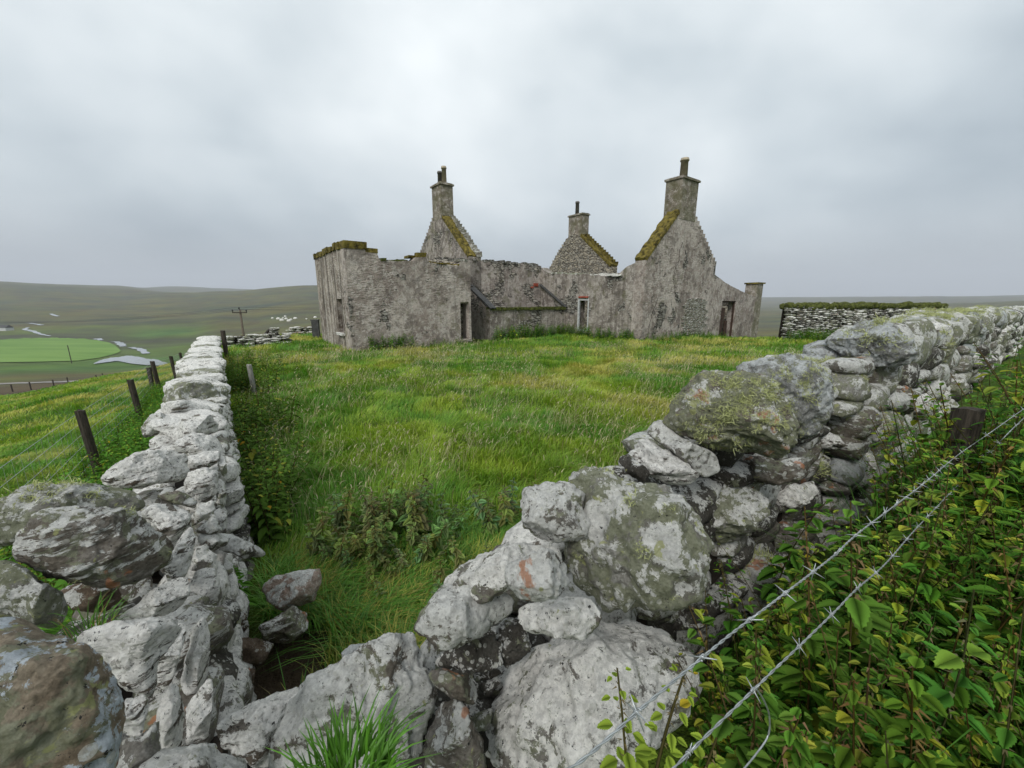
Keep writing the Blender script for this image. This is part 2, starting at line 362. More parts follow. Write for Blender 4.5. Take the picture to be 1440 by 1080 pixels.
def build_ground():
    az = np.concatenate([np.arange(-180, -72, 4.), np.arange(-72, 72, .3), np.arange(72, 180, 4.)]); rr = np.concatenate([[0.05], np.exp(np.linspace(math.log(.3), math.log(5800), 330))])
    A, Q = np.meshgrid(np.radians(az), rr); X = Q * np.sin(A); Y = Q * np.cos(A); Z = hgt(X, Y)
    V = np.stack([X.ravel(), Y.ravel(), Z.ravel()], 1); na, nr = len(az), len(rr)
    i, j = np.meshgrid(np.arange(nr - 1), np.arange(na), indexing='ij'); j2 = (j + 1) % na
    Fq = np.stack([i * na + j, (i + 1) * na + j, (i + 1) * na + j2, i * na + j2], -1).reshape(-1, 4)[:, ::-1]
    n = NT('land'); v = n.vec(rnd=False); c = n.attr()
    a = n.noise(v, 3.0, 6, .6); c = n.mix(n.rng(a, .35, .65, 0, .45), c, n.mix(1, c, (.62, .55, .5), 'MULTIPLY'))
    b = n.noise(n.vec((1, 1, 1), False), .03, 8, .65); c = n.mix(n.rng(b, .45, .62, 0, .42), c, n.mix(1, c, (.78, .62, .62), 'MULTIPLY'))
    b2 = n.noise(n.vec((.5, 1.6, 1), False, rot=(0, 0, .5)), .012, 9, .68); c = n.mix(n.rng(b2, .48, .58, 0, .6), c, n.mix(1, c, (.62, .68, .6), 'MULTIPLY'))
    bb = n.bump(n.noise(v, .25, 9, .7), .6, 1.2); bb = n.bump(n.noise(v, 9, 6, .7), .6, .05, bb)
    m = n.done(c, bb)
    g = mesh('ground', V, Fq, m, col=land_tint(X, Y).reshape(-1, 3)); tag(g, kind='structure'); return g
build_ground()

def ribbon(name, pix, widths, mat, lift=.25, label=None, rmin=60):
    """Strip laid on the land through the given points (each given by its sight line), widths in metres across the view."""
    P = [ground_hit(a, b, rmin) for a, b in pix]; V = []
    # densify
    pts = []; ww = []
    for i in range(len(P) - 1):
        for t in np.linspace(0, 1, 6, endpoint=False): pts.append(P[i] * (1 - t) + P[i + 1] * t); ww.append(widths[i] * (1 - t) + widths[i + 1] * t)
    pts.append(P[-1]); ww.append(widths[-1]); pts = np.array(pts)
    for k in range(len(pts)):
        d = pts[min(k + 1, len(pts) - 1)] - pts[max(k - 1, 0)]; d[2] = 0; d /= np.linalg.norm(d) + 1e-9; nn = np.array([-d[1], d[0], 0])
        wv = ww[k] * (1 + .25 * math.sin(k * 1.7) + .15 * math.sin(k * 3.1))
        for s_ in (-1, -.33, .33, 1): q = pts[k] + nn * s_ * wv / 2; q[2] = float(hgt(q[0], q[1])) + lift; V.append(q)
    Fs = [(4 * k + j, 4 * k + j + 1, 4 * k + j + 5, 4 * k + j + 4) for k in range(len(pts) - 1) for j in range(3)]
    o = mesh(name, V, Fs, mat); tag(o, kind='structure'); return o
def patch(name, top, bot, mat, lift=.2, nx=60, ny=10, rmin=60):
    """Area of land between two sight-line curves top/bot = [(px,py)...]."""
    xs = np.linspace(top[0][0], top[-1][0], nx); V = []
    ty = np.interp(xs, [a for a, _ in top], [b for _, b in top]) + .35 * np.sin(xs * .31) + .25 * np.sin(xs * .83 + 1); by = np.interp(xs, [a for a, _ in bot], [b for _, b in bot])
    for i, x in enumerate(xs):
        a = ground_hit(x, ty[i], rmin); b = ground_hit(x, by[i], rmin)
        for t in np.linspace(0, 1, ny):
            q = a * (1 - t) + b * t; q = q + 0; q[2] = float(hgt(q[0], q[1])) + lift; V.append(q)
    Fs = [(i * ny + j, (i + 1) * ny + j, (i + 1) * ny + j + 1, i * ny + j + 1) for i in range(nx - 1) for j in range(ny - 1)]
    o = mesh(name, V, Fs, mat); tag(o, kind='structure'); return o
n = NT('river_water'); n.b.inputs['Roughness'].default_value = .22; n.b.inputs['Specular IOR Level'].default_value = .5
M['water'] = n.done((.33, .355, .375), n.bump(n.noise(n.vec(rnd=False), .6, 4), .15, .05), .18)
n = NT('bright_pasture'); v = n.vec(rnd=False); M['pasture'] = n.done(n.mix(n.rng(n.noise(n.vec((.5, 1.5, 1), False), .03, 7, .6), .35, .65), (.12, .225, .04), (.17, .28, .06)), n.bump(n.noise(v, 1.5, 5, .7), .4, .15))
M['track'] = plain('gravel_track', (.27, .25, .23), sc=.5, var=.2)
patch('pasture', [(-60, 480), (0, 478), (30, 476.5), (80, 475.5), (120, 477), (150, 481), (165, 488), (170, 494)], [(-60, 511), (0, 510.5), (60, 509.5), (110, 508), (140, 504), (160, 499), (168, 496), (170, 494.5)], M['pasture'], .35)
patch('pool', [(132, 512.5), (145, 506), (170, 502.5), (185, 501), (205, 505), (222, 507), (236, 512)], [(132, 513), (150, 510.5), (165, 508.5), (185, 512.5), (205, 514.5), (222, 515.5), (236, 514)], M['water'], .45, 40, 5)
ribbon('river', [(206, 498), (198, 492), (184, 489)], [3, 4, 3], M['water'], .4)
ribbon('river', [(174, 488), (170, 484), (164, 481), (156, 481)], [3, 5, 3, 2], M['water'], .4)
ribbon('river', [(142, 479), (138, 476.5), (134, 478)], [3, 4, 3], M['water'], .4)
ribbon('river', [(70, 473), (56, 470), (46, 466), (34, 463.5), (40, 461)], [2, 3, 4, 4, 2], M['water'], .4)
ribbon('river', [(59, 457.5), (50, 456), (41, 454.5)], [4, 4, 4], M['water'], .4)
ribbon('river', [(82, 445), (76, 443.5), (72, 441.5)], [4, 5, 4], M['water'], .5)
ribbon('track', [(-40, 541.5), (30, 539), (90, 537), (150, 535.5)], [2.6, 2.6, 2.6, 2.6], M['track'], .1, rmin=90)

# ------------------------------------------------------------------ house frame: u runs right and away, w runs left and away
def HW(u, w_, z): return np.array([-6.4 + .8 * u - .6 * w_, 15.4 + .6 * u + .8 * w_, z])
HM = np.array([[.8, -.6, 0], [.6, .8, 0], [0, 0, 1.]])
def wall_mat(name, harl=(.295, .242, .208), light=(.53, .465, .41), stone=(.17, .155, .13), peel=.0, streak=.28, dark=.4, green=.15):
    n = NT(name); v = n.vec(rnd=False)
    big = n.noise(v, .9, 6, .62, .3); c = n.mix(n.rng(big, .36, .62), harl, light)
    c = n.mix(n.rng(n.noise(v, 2.6, 8, .66, .4), .48, .66, 0, .75), c, tuple(x * .62 for x in harl))
    c = n.mix(n.rng(n.noise(v, 4, 9, .78, .3), .50, .56, 0, .75), c, (.54, .49, .44)); c = n.mix(n.rng(n.noise(v, 9, 7, .75), .54, .60, 0, .5), c, tuple(x * .5 for x in harl))
    c = n.mix(n.rng(n.noise(v, 1.1, 9, .72, .6), .53, .60, 0, .6), c, tuple(x * .45 for x in harl))
    c = n.mix(n.rng(n.noise(v, 26, 4, .7), .5, .7, 0, .5), c, (.10, .09, .08))
    # run-down marks of damp, wide and narrow
    sv = n.vec((3.2, 3.2, .22), False); st = n.noise(sv, 1.0, 6, .6, .2)
    c = n.mix(n.rng(st, .50, .66, 0, streak), c, (.095, .078, .062))
    sv2 = n.vec((7, 7, .12), False); c = n.mix(n.rng(n.noise(sv2, 1.1, 3), .54, .60, 0, max(0, streak - .25) * .8), c, (.44, .40, .35))
    # where the render has gone the rubble shows: courses of long stones with dark joints
    cv = n.vec((2.0, 2.0, 6.2), False); wv = n.t.nodes.new('ShaderNodeVectorMath'); wv.operation = 'ADD'; n.L(cv, wv.inputs[0])
    dn = n.t.nodes.new('ShaderNodeTexNoise'); dn.inputs['Scale'].default_value = 1.6; n.L(cv, dn.inputs['Vector']); sc_ = n.t.nodes.new('ShaderNodeVectorMath'); sc_.operation = 'SCALE'; sc_.inputs[3].default_value = .5; n.L(dn.outputs['Color'], sc_.inputs[0]); n.L(sc_.outputs[0], wv.inputs[1])
    ed = n.voro(wv.outputs[0], 1.5, 'DISTANCE_TO_EDGE'); cellc = n.voro(wv.outputs[0], 1.5, 'F1', 'Color')
    sepc = n.t.nodes.new('ShaderNodeSeparateXYZ'); n.L(cellc, sepc.inputs[0])
    sc2 = n.mix(sepc.outputs[0], tuple(x * .6 for x in stone), tuple(x * 1.9 for x in stone)); sc2 = n.mix(n.rng(n.noise(v, 9, 5, .7), .45, .62, 0, .7), sc2, (.42, .41, .37))
    joint = n.rng(ed, .02, .09); sc2 = n.mix(joint, (.07, .06, .05), sc2)
    pm = n.rng(n.noise(v, .75, 7, .62, .5), .60 - .35 * peel, .63 - .35 * peel)
    c = n.mix(pm, c, sc2)
    c = n.mix(n.rng(n.noise(v, 1.7, 5, .6), .62 - green * .2, .72 - green * .2, 0, .55), c, (.115, .11, .05))
    b = n.bump(n.noise(v, 3, 11, .68), .8, .09); b = n.bump(n.noise(v, 30, 6, .75), .8, .012, b)
    jb = n.math('MULTIPLY', n.math('ADD', n.math('MULTIPLY', joint, .6), .0), pm); jb = n.math('SUBTRACT', jb, n.math('MULTIPLY', pm, .45)); b = n.bump(jb, 1, .09, b); b = n.bump(n.math('MULTIPLY', n.rng(ed, .0, .3), n.rng(n.noise(v, .6, 4), .42, .6)), .35, .04, b)
    return n.done(c, b)
M['harl'] = wall_mat('old_harling'); M['harlstain'] = wall_mat('streaked_harling', harl=(.15, .115, .09), light=(.50, .43, .36), peel=-.3, streak=1.3)
M['rubble'] = wall_mat('bare_rubble', harl=(.22, .19, .155), stone=(.25, .215, .16), peel=1.2, streak=.3)
M['harldark'] = wall_mat('dark_damp_harling', harl=(.205, .172, .146), light=(.38, .335, .29), peel=.12, streak=.5, green=.4)
M['harlbare'] = wall_mat('half_fallen_harling', stone=(.27, .24, .20), peel=.28, streak=.4, green=.3)
M['chim'] = wall_mat('chimney_harling', harl=(.22, .185, .14), light=(.36, .32, .26), peel=-.2, streak=.5, green=.9)

house = empty('ruined_cottage', HW(8, 2, 0)); tag(house, 'roofless grey harled cottage ruin with three chimneyed gables standing in the grassy yard', 'ruin')
hrng = random.Random(5)
def jag(prof, amp=.05, step=.28, seed=0):
    rg = random.Random(seed); out = []
    for (a, za), (b, zb) in zip(prof[:-1], prof[1:]):
        L_ = abs(b - a); n_ = max(1, int(L_ / step)); steep = abs(zb - za) > 1.2 * L_
        for k in range(n_):
            t = k / n_
            if k == 0: out.append((a, za)); continue
            if steep: out.append((a + (b - a) * t, za + (zb - za) * t)); continue
            s_ = a + (b - a) * (t + rg.uniform(-.1, .1) / n_); out.append((s_, za + (zb - za) * t + rg.uniform(-amp, amp)))
    out.append(prof[-1]); return out
def hwall(name, p0, dirn, out_n, prof, holes=(), t=.6, mat=None, zb=-1.2, seed=0, amp=.05, label=None, step=.28, parent=None):
    """Wall in house coordinates: starts at p0=(u,w), runs along dirn, thickness t away from out_n. prof=[(s,z)]. holes=[(s0,s1,z0,z1)]."""
    pr = jag(prof, amp, step, seed); s0, s1 = pr[0][0], pr[-1][0]
    outer = [(s0, zb)] + [(s1, zb)] + [(a, b) for a, b in pr[::-1]]
    loops = [[Vector((a, b, 0)) for a, b in outer]] + [[Vector((a, b, 0)) for a, b in ((h[0], h[2]), (h[0], h[3]), (h[1], h[3]), (h[1], h[2]))] for h in holes]
    tri = tessellate_polygon(loops); flat = [p for L_ in loops for p in L_]; n_ = len(flat)
    d = np.array(dirn, float); o_ = np.array(out_n, float)
    def W(a, z, k): q = np.array(p0) + d * a - o_ * t * k; return HW(q[0], q[1], z)
    V = [W(p.x, p.y, 0) for p in flat] + [W(p.x, p.y, 1) for p in flat]; Fs = []
    for a, b, c in tri:
        Fs.append((a, b, c)); Fs.append((a + n_, c + n_, b + n_))
    i0 = 0
    for L_ in loops:
        m_ = len(L_)
        for k in range(m_): a, b = i0 + k, i0 + (k + 1) % m_; Fs.append((a, a + n_, b + n_, b))
        i0 += m_
    ob = mesh(name, V, Fs, mat, parent or house, smooth=False)
    me = ob.data; bm = bmesh.new(); bm.from_mesh(me); bmesh.ops.recalc_face_normals(bm, faces=bm.faces); bm.to_mesh(me); bm.free()
    if label: ob['label'] = label
    return ob, pr, W
def head_stones(name, W, pr, t, mat, seed=0, size=(.16, .08), gap=.2, skip=0, parent=None, zoff=0, kk=(0, 1), drop=None, label=None):
    """Irregular stones lying on the broken head of a wall: one part."""
    rg = np.random.default_rng(seed); m = MB(); xs = [a for a, _ in pr]; zs = [b for _, b in pr]; s = xs[0]
    d0 = W(1, 0, 0) - W(0, 0, 0)
    A = math.atan2(d0[1], d0[0])
    while s < xs[-1]:
        L_ = rg.uniform(.6, 1.5) * size[0]
        if rg.random() > skip:
            k = rg.uniform(kk[0] + .15, kk[1] - .15); z = float(np.interp(s, xs, zs)); h = rg.uniform(.5, 1.4) * size[1]
            c, s_ = math.cos(A), math.sin(A); a2 = A + rg.uniform(-.25, .25); Mx = np.array([[math.cos(a2), -math.sin(a2), 0], [math.sin(a2), math.cos(a2), 0], [rg.uniform(-.1, .1), 0, 1]])
            m.box(W(s, z + h * .5 + zoff, k), (L_ * .62, t * rg.uniform(.25, .42) * (kk[1] - kk[0]), h), Mx, size[1] * .3, rg)
        s += L_ * (1 + gap * rg.random())
    o = m.build(name, mat, parent or house)
    if label: o['label'] = label
    return o
UD, WDn = (1, 0), (0, 1)
# --- flat-topped front block
holeL = (1.04, 1.9, .69, 2.09)
_, pr, Wf = hwall('side_wall', (0, 0), WDn, (-1, 0), [(0.6, 4.02), (5.6, 4.02)], [holeL], .6, M['harlstain'], seed=1, amp=.0, label='tall side wall streaked with dark damp')
_, pr, Wf = hwall('front_wall', (0, 0), UD, (0, -1), [(0, 3.98), (.84, 3.98), (.86, 3.88), (1.25, 3.86), (1.32, 3.66), (1.8, 3.62), (2.4, 3.66), (2.75, 3.66), (2.9, 3.82), (3.35, 3.86), (3.45, 3.66), (4.0, 3.6), (4.8, 3.58), (5.1, 3.78), (5.55, 3.88)], [(4.975, 5.44, .22, 1.95)], .6, M['harl'], seed=2)
head_stones('wall_head', Wf, [(1.4, 3.62), (2.7, 3.62)], .6, M['mossgreen'], 3, (.15, .05), .3)
head_stones('wall_head', Wf, [(2.85, 3.84), (3.3, 3.84)], .6, M['moss'], 4, (.22, .10), .05)
head_stones('wall_head', Wf, [(3.4, 3.62), (5.0, 3.6)], .6, M['moss'], 5, (.16, .06), .3)
head_stones('wall_head', Wf, [(5.0, 3.8), (5.5, 3.86)], .6, M['brown'], 6, (.12, .05), .3)
hwall('return_wall', (5.55, .6), WDn, (1, 0), [(0, 3.8), (2.4, 4.1)], (), .6, M['rubble'], seed=7)
hwall('back_wall', (0.6, 5.6), UD, (0, 1), [(0, 3.9), (6.6, 3.9)], (), .6, M['rubble'], seed=8)
# corner cope and the row of cope blocks along the side wall
m = MB(); m.box(HW(.42, .26, 4.12), (.44, .30, .135), HM, .02, np.random.default_rng(1)); m.box(HW(1.05, .3, 3.955), (.24, .3, .085), HM, .02, np.random.default_rng(2)); m.build('cope_stone', M['moss'], house)
for k in range(8):
    m = MB(); rg = np.random.default_rng(20 + k); m.box(HW(.24, .78 + k * .66, 4.13 + .02 * rg.random()), (.30, .23 + .05 * rg.random(), .115 + .03 * rg.random()), HM, .03, rg); m.build('cope_stone', M['moss'], house)
# --- main range
_, pr, Wf = hwall('front_wall', (5.55, 3.04), UD, (0, -1), [(0, 4.2), (1.2, 4.25), (2.2, 4.3), (3.5, 4.22), (5.2, 4.25), (6.4, 4.18), (7.05, 4.2)], (), .6, M['harlbare'], seed=9, amp=.05)
head_stones('wall_head', Wf, [(0.2, 4.22), (7.0, 4.2)], .6, M['dark'], 10, (.2, .07), .15)
hwall('back_wall', (7.3, 9.8), UD, (0, 1), [(0, 4.0), (6, 3.9), (12.6, 4.1)], (), .6, M['rubble'], seed=11)
m = MB(); m.box(HW(12.15, 3.02, 3.02), (.16, .04, .10), HM, .02, np.random.default_rng(3)); m.box(HW(11.85, 3.02, 2.86), (.12, .035, .05), HM, .02, np.random.default_rng(4)); m.build('brick_patch', M['brick'], house)
def chimney(u0, u1, w0, w1, z0, z1, pots, mat='chim', seed=0):
    m = MB(); cu, cw = (u0 + u1) / 2, (w0 + w1) / 2; hu, hw_ = (u1 - u0) / 2, (w1 - w0) / 2
    m.box(HW(cu, cw, (z0 + z1) / 2), (hu, hw_, (z1 - z0) / 2), HM, .015, np.random.default_rng(seed))
    ch = m.build('chimney', M[mat], house, loc=HW(cu, cw, z0))
    ch['_w'] = 0; del ch['_w']
    def sub(mb, name, mt):
        o = mb.build(name, mt, None, smooth=(name == 'chimney_pot')); o.parent = ch; o.matrix_parent_inverse = Matrix.Identity(4)
        p = np.array(HW(cu, cw, z0)); o.location = tuple(-p); return o
    m = MB(); m.box(HW(cu, cw, z1 + .05), (hu + .07, hw_ + .07, .048), HM, .012, np.random.default_rng(seed + 1)); m.box(HW(cu, cw, z1 + .125), (hu + .0, hw_ + .0, .027), HM, .02, np.random.default_rng(seed + 2)); sub(m, 'cap', M['slate'] if mat != 'chim' else M['chim'])
    for (pu, pw, h, r, mt) in pots:
        zc = z1 + .15; m = MB(); m.tube([HW(pu, pw, zc + h * t) for t in (0, .86, .86, .93, .93, 1, 1)], [r, r * .9, r * 1.1, r * 1.12, r * 1.0, r * .98, r * .7], 16); sub(m, 'chimney_pot', M[mt])
    return ch
def gable(name, p0, dirn, out_n, prof, t, mat, seed, label=None):
    return hwall(name, p0, dirn, out_n, prof, (), t, mat, seed=seed, amp=.0, label=label, step=9)
def steps(name, W, s0, z0, s1, z1, n_, t, mat, k0=0, k1=1, seed=0, rise=.09, jit=.02):
    rg = np.random.default_rng(seed); m = MB(); d0 = W(1, 0, 0) - W(0, 0, 0); A = math.atan2(d0[1], d0[0]); Mx = np.array([[math.cos(A), -math.sin(A), 0], [math.sin(A), math.cos(A), 0], [0, 0, 1]])
    for i in range(n_):
        ta = (i + .5) / n_; s_ = s0 + (s1 - s0) * ta; z = z0 + (z1 - z0) * ta; L_ = abs(s1 - s0) / n_; H = abs(z1 - z0) / n_
        m.box(W(s_, z + rise - H * .25, (k0 + k1) / 2), (L_ * .56, t * (k1 - k0) / 2, H * .75), Mx, jit, rg)
    return m.build(name, mat, house)
# left gable (plane across the main range), chimney, skews
GL = [(0, 4.4), (3.06, 6.98), (4.26, 6.98), (6.76, 4.75)]
_, pr, Wf = gable('gable_wall', (7.3, 3.04), WDn, (-1, 0), GL, .8, M['harldark'], 12, 'left gable of dark harling with mossy skew')
steps('crow_steps', Wf, 4.26, 6.98, 6.76, 4.75, 12, .8, M['harldark'], 0.02, 1, 1, .12)
steps('crow_steps', Wf, .0, 4.4, 3.06, 6.98, 13, .8, M['brown'], .62, 1.05, 2, .12, .05)
def skew(W, s0, z0, s1, z1, k0, k1, mat, t=.12, n_=12, seed=0):
    rg = np.random.default_rng(seed); m = MB(); V = []; Fs = []
    nn = np.array([-(z1 - z0), (s1 - s0)]); nn = nn / np.linalg.norm(nn)
    if nn[1] < 0: nn = -nn
    for i in range(n_ + 1):
        a = i / n_; s_ = s0 + (s1 - s0) * a; z = z0 + (z1 - z0) * a
        for k in np.linspace(k0, k1, 4):
            h = t * (1 + rg.uniform(-.6, .7)); V.append(W(s_ + nn[0] * h, z + nn[1] * h, k + rg.uniform(-.03, .03)))
        V.append(W(s_ - nn[0] * .02, z - nn[1] * .1, k1)); V.append(W(s_ - nn[0] * .02, z - nn[1] * .1, k0))
    for i in range(n_):
        for j in range(6): a, b = i * 6 + j, i * 6 + (j + 1) % 6; Fs.append((a, b, b + 6, a + 6))
    Fs.append(tuple(range(6))); Fs.append(tuple(n_ * 6 + j for j in range(6))[::-1])
    o = mesh('skew', V, Fs, mat, house, smooth=False); me = o.data; bm = bmesh.new(); bm.from_mesh(me); bmesh.ops.recalc_face_normals(bm, faces=bm.faces); bm.to_mesh(me); bm.free(); return o
skew(Wf, .05, 4.42, 3.0, 6.95, -.03, .62, M['moss'], .09, 14, 3)
chimney(7.3, 8.1, 6.1, 7.3, 6.9, 8.78, [(7.72, 6.42, .95, .15, 'pot'), (7.70, 6.95, .80, .14, 'potdark')], seed=30)
# middle gable: we see its bare inner face
GM = [(0, 4.5), (3.23, 7.35), (3.9, 7.6), (4.69, 7.35), (6.76, 5.0)]
_, pr, Wf = gable('gable_wall', (19.4, 3.04), WDn, (-1, 0), [(0, 4.5), (3.23, 7.0), (4.0, 7.45), (4.69, 7.0), (6.76, 4.8)], .7, M['rubble'], 13, 'middle gable of bare rubble stone')
skew(Wf, .05, 4.55, 3.2, 7.1, -.05, 1.0, M['moss'], .10, 14, 4)
steps('crow_steps', Wf, .0, 4.6, 3.15, 7.1, 13, .7, M['moss'], .5, 1.1, 5, .12, .02)
steps('crow_steps', Wf, 4.69, 7.0, 6.76, 4.8, 11, .7, M['rubble'], 0.02, 1, 6, .04, .05)
chimney(19.55, 20.35, 6.27, 7.73, 6.9, 8.68, [(19.9, 7.15, .98, .16, 'potdark')], seed=33)
# --- wing with the near gable
GR = [(0, 3.95), (2.55, 6.4), (4.05, 6.25), (6.8, 3.95)]
_, pr, Wg = gable('gable_wall', (12.6, -4.6), UD, (0, -1), GR, .62, M['harl'], 14, 'near gable of cracked pale harling')
steps('crow_steps', Wg, 4.05, 6.25, 6.8, 3.95, 12, .62, M['harl'], -.02, 1, 7, .13, .015)
skew(Wg, .0, 3.98, 2.5, 6.42, -.06, 1.0, M['moss'], .10, 16, 8)
chimney(15.15, 16.65, -4.62, -3.7, 6.1, 8.0, [(15.95, -4.15, 1.0, .20, 'pot')], seed=36)
_, pr, Wf = hwall('side_wall', (12.6, -3.98), WDn, (-1, 0), [(0, 3.85), (.5, 3.7), (1.0, 3.35), (1.6, 3.3), (2.6, 3.45), (3.6, 3.5), (5.2, 3.6), (6.4, 3.74), (7.02, 4.1)], [(2.9, 3.76, .3, 2.15)], .6, M['harldark'], seed=15, amp=.04)
head_stones('wall_head', Wf, [(.9, 3.28), (3.2, 3.45)], .6, M['slab'], 16, (.22, .05), .3)
head_stones('wall_head', Wf, [(3.2, 3.46), (6.9, 3.74)], .6, M['grey'], 17, (.2, .05), .5)
hwall('side_wall', (19.4, -3.98), WDn, (1, 0), [(0, 3.8), (7.02, 4.0)], (), .6, M['rubble'], seed=18)
# --- lean-to at the far end of the wing
_, pr, Wf = hwall('lean_to_wall', (19.4, -4.58), UD, (0, -1), [(0.0, 3.55), (.4, 3.42), (1.5, 3.1), (3.95, 2.62), (6.0, 2.3)], [(1.3, 3.2, -.45, 2.03)], .5, M['harl'], seed=19, amp=.02, zb=-2.4)
m = MB(); m.box(HW(25.9, -4.22, .5), (.5, .38, 2.68), HM, .03, np.random.default_rng(7)); m.build('end_pier', M['chim'], house)
m = MB(); m.box(HW(25.9, -4.22, 3.23), (.58, .45, .05), HM, .02, np.random.default_rng(8)); m.build('cope_stone', M['moss'], house)
hwall('lean_to_wall', (26.4, -3.8), WDn, (1, 0), [(0, 2.4), (4, 2.6)], (), .5, M['rubble'], seed=20, zb=-2.4)
# --- roofless porch between block and wing
_, pr, Wf = hwall('porch_wall', (7.1, .7), UD, (0, -1), [(0, 1.58), (5.5, 1.58)], (), .4, M['harldark'], seed=21, amp=.02)
rg = np.random.default_rng(9); V = []; nS = 46
m = MB()
for i in range(nS):
    s_ = .1 + 5.3 * i / nS; m.box(Wf(s_, 1.60 + .015 * rg.random(), .45 + .1 * rg.random()), (.10, .26 + .05 * rg.random(), .05 + .03 * rg.random()), HM, .025, rg)
m.build('turf_cope', M['mossgreen'], house)
hwall('porch_wall', (7.1, 1.1), WDn, (-1, 0), [(0, 1.72), (1.9, 2.85)], (), .4, M['harl'], seed=22, amp=.0)
def strip(name, a, b, half, th, mat, axis):
    """slab between house points a and b (u,w,z), `half` wide along axis, th thick"""
    a, b = HW(*a), HW(*b); ax = HM @ np.array(axis, float); d = b - a; nn = np.cross(d, ax); nn /= np.linalg.norm(nn); m = MB()
    V = [p + ax * sx * half + nn * sn * th for p in (a, b) for sx in (-1, 1) for sn in (-1, 1)]
    m.add(V, [(0, 1, 3, 2), (4, 6, 7, 5), (0, 4, 5, 1), (2, 3, 7, 6), (0, 2, 6, 4), (1, 5, 7, 3)]); o = m.build(name, mat, house)
    me = o.data; bm = bmesh.new(); bm.from_mesh(me); bmesh.ops.recalc_face_normals(bm, faces=bm.faces); bm.to_mesh(me); bm.free(); return o
strip('roof_slab', (7.20, .55, 1.64), (7.20, 2.85, 2.88), .18, .035, M['slate'], (1, 0, 0))
strip('roof_slab', (12.52, .6, 1.66), (12.52, 3.0, 3.05), .10, .03, M['slate'], (1, 0, 0))
m = MB(); a_, b_ = 19.5, 25.3
for k in range(9):
    u_ = 19.7 + k * .64; m.box(HW(u_, -2.9, 2.55 - k * .10), (.30, 1.05, .03), HM, .02, np.random.default_rng(60 + k))
m.build('added_shade_roof', M['slate'], house)  # added roof, hidden behind the wall head, keeps sky light off the doorway
hwall('added_dark_partition', (19.6, -2.2), UD, (0, -1), [(0, 2.2), (5.5, 2.0)], (), .3, M['harldark'], seed=61)  # added inner wall in dark harling so the doorway looks dark
for k in range(12): m = MB(); m.box(HW(16.3, -3.7 + k * .58, 2.5), (3.0, .27, .03), HM, .01, np.random.default_rng(k)); m.build('added_shade_board', M['wooddark'], house)  # added boards, out of sight, block the sky so the wing window looks dark
for k in range(9): m = MB(); m.box(HW(3.4, .9 + k * .5, 2.7), (2.7, .23, .03), HM, .01, np.random.default_rng(k)); m.build('added_shade_board', M['wooddark'], house)  # same added boards over the front block, darkening its openings
# openings: frames and what is left of them
def frame(name, corners, th, depth, mat, axis_out, parent=house, open_bottom=False):
    """corners: (p0,p1,z0,z1) p in house (u,w)"""
    (p0, p1, z0, z1) = corners; p0 = np.array(p0, float); p1 = np.array(p1, float); d = (p1 - p0) / np.linalg.norm(p1 - p0); o_ = np.array(axis_out, float); m = MB()
    Lw = np.linalg.norm(p1 - p0)
    def bx(s, z, hs, hz_):
        q = p0 + d * s - o_ * depth; hu = abs(d[0]) * hs + abs(o_[0]) * .05; hw_ = abs(d[1]) * hs + abs(o_[1]) * .05; m.box(HW(q[0], q[1], z), (hu, hw_, hz_), HM)
    bx(th / 2, (z0 + z1) / 2, th / 2, (z1 - z0) / 2); bx(Lw - th / 2, (z0 + z1) / 2, th / 2, (z1 - z0) / 2); bx(Lw / 2, z1 - th / 2, Lw / 2 - th - .002, th / 2)
    if not open_bottom: bx(Lw / 2, z0 + th / 2, Lw / 2 - th - .002, th / 2)
    return m.build(name, mat, parent)
frame('window_frame', ((12.6, -1.08), (12.6, -.22), .3, 2.15), .10, .06, M['whitepaint'], (-1, 0))['label'] = 'white painted window frame, empty'
frame('door_frame', ((20.7, -4.58), (22.6, -4.58), -.45, 2.03), .08, .12, M['brownpaint'], (0, -1), open_bottom=True)
m = MB(); m.box(HW(21.15, -4.40, .6), (.28, .03, 1.0), HM @ np.array([[1, 0, .12], [0, 1, 0], [0, 0, 1]])); m.box(HW(21.9, -4.38, .2), (.16, .03, .6), HM @ np.array([[1, 0, -.1], [0, 1, 0], [0, 0, 1]])); m.build('broken_door', M['brownpaint'], house)
frame('door_frame', ((4.975, 0), (5.44, 0), .22, 1.95), .05, .16, M['harl'], (0, -1), open_bottom=True)
m = MB(); m.box(HW(-.02, 1.47, .62), (.10, .52, .055), HM, .01, np.random.default_rng(3)); m.build('window_sill', M['slab'], house)
m = MB(); m.box(HW(12.60, -.65, .245), (.10, .5, .05), HM, .01, np.random.default_rng(3)); m.build('window_sill', M['harl'], house)
m = MB(); m.box(HW(12.575, -.66, 2.235), (.035, .36, .045), HM, .01, np.random.default_rng(3)); m.build('brick_lintel', M['brick'], house)
m = MB(); m.box(HW(5.2, -.02, .16), (.32, .08, .05), HM, .01, np.random.default_rng(3)); m.build('door_step', M['harl'], house)
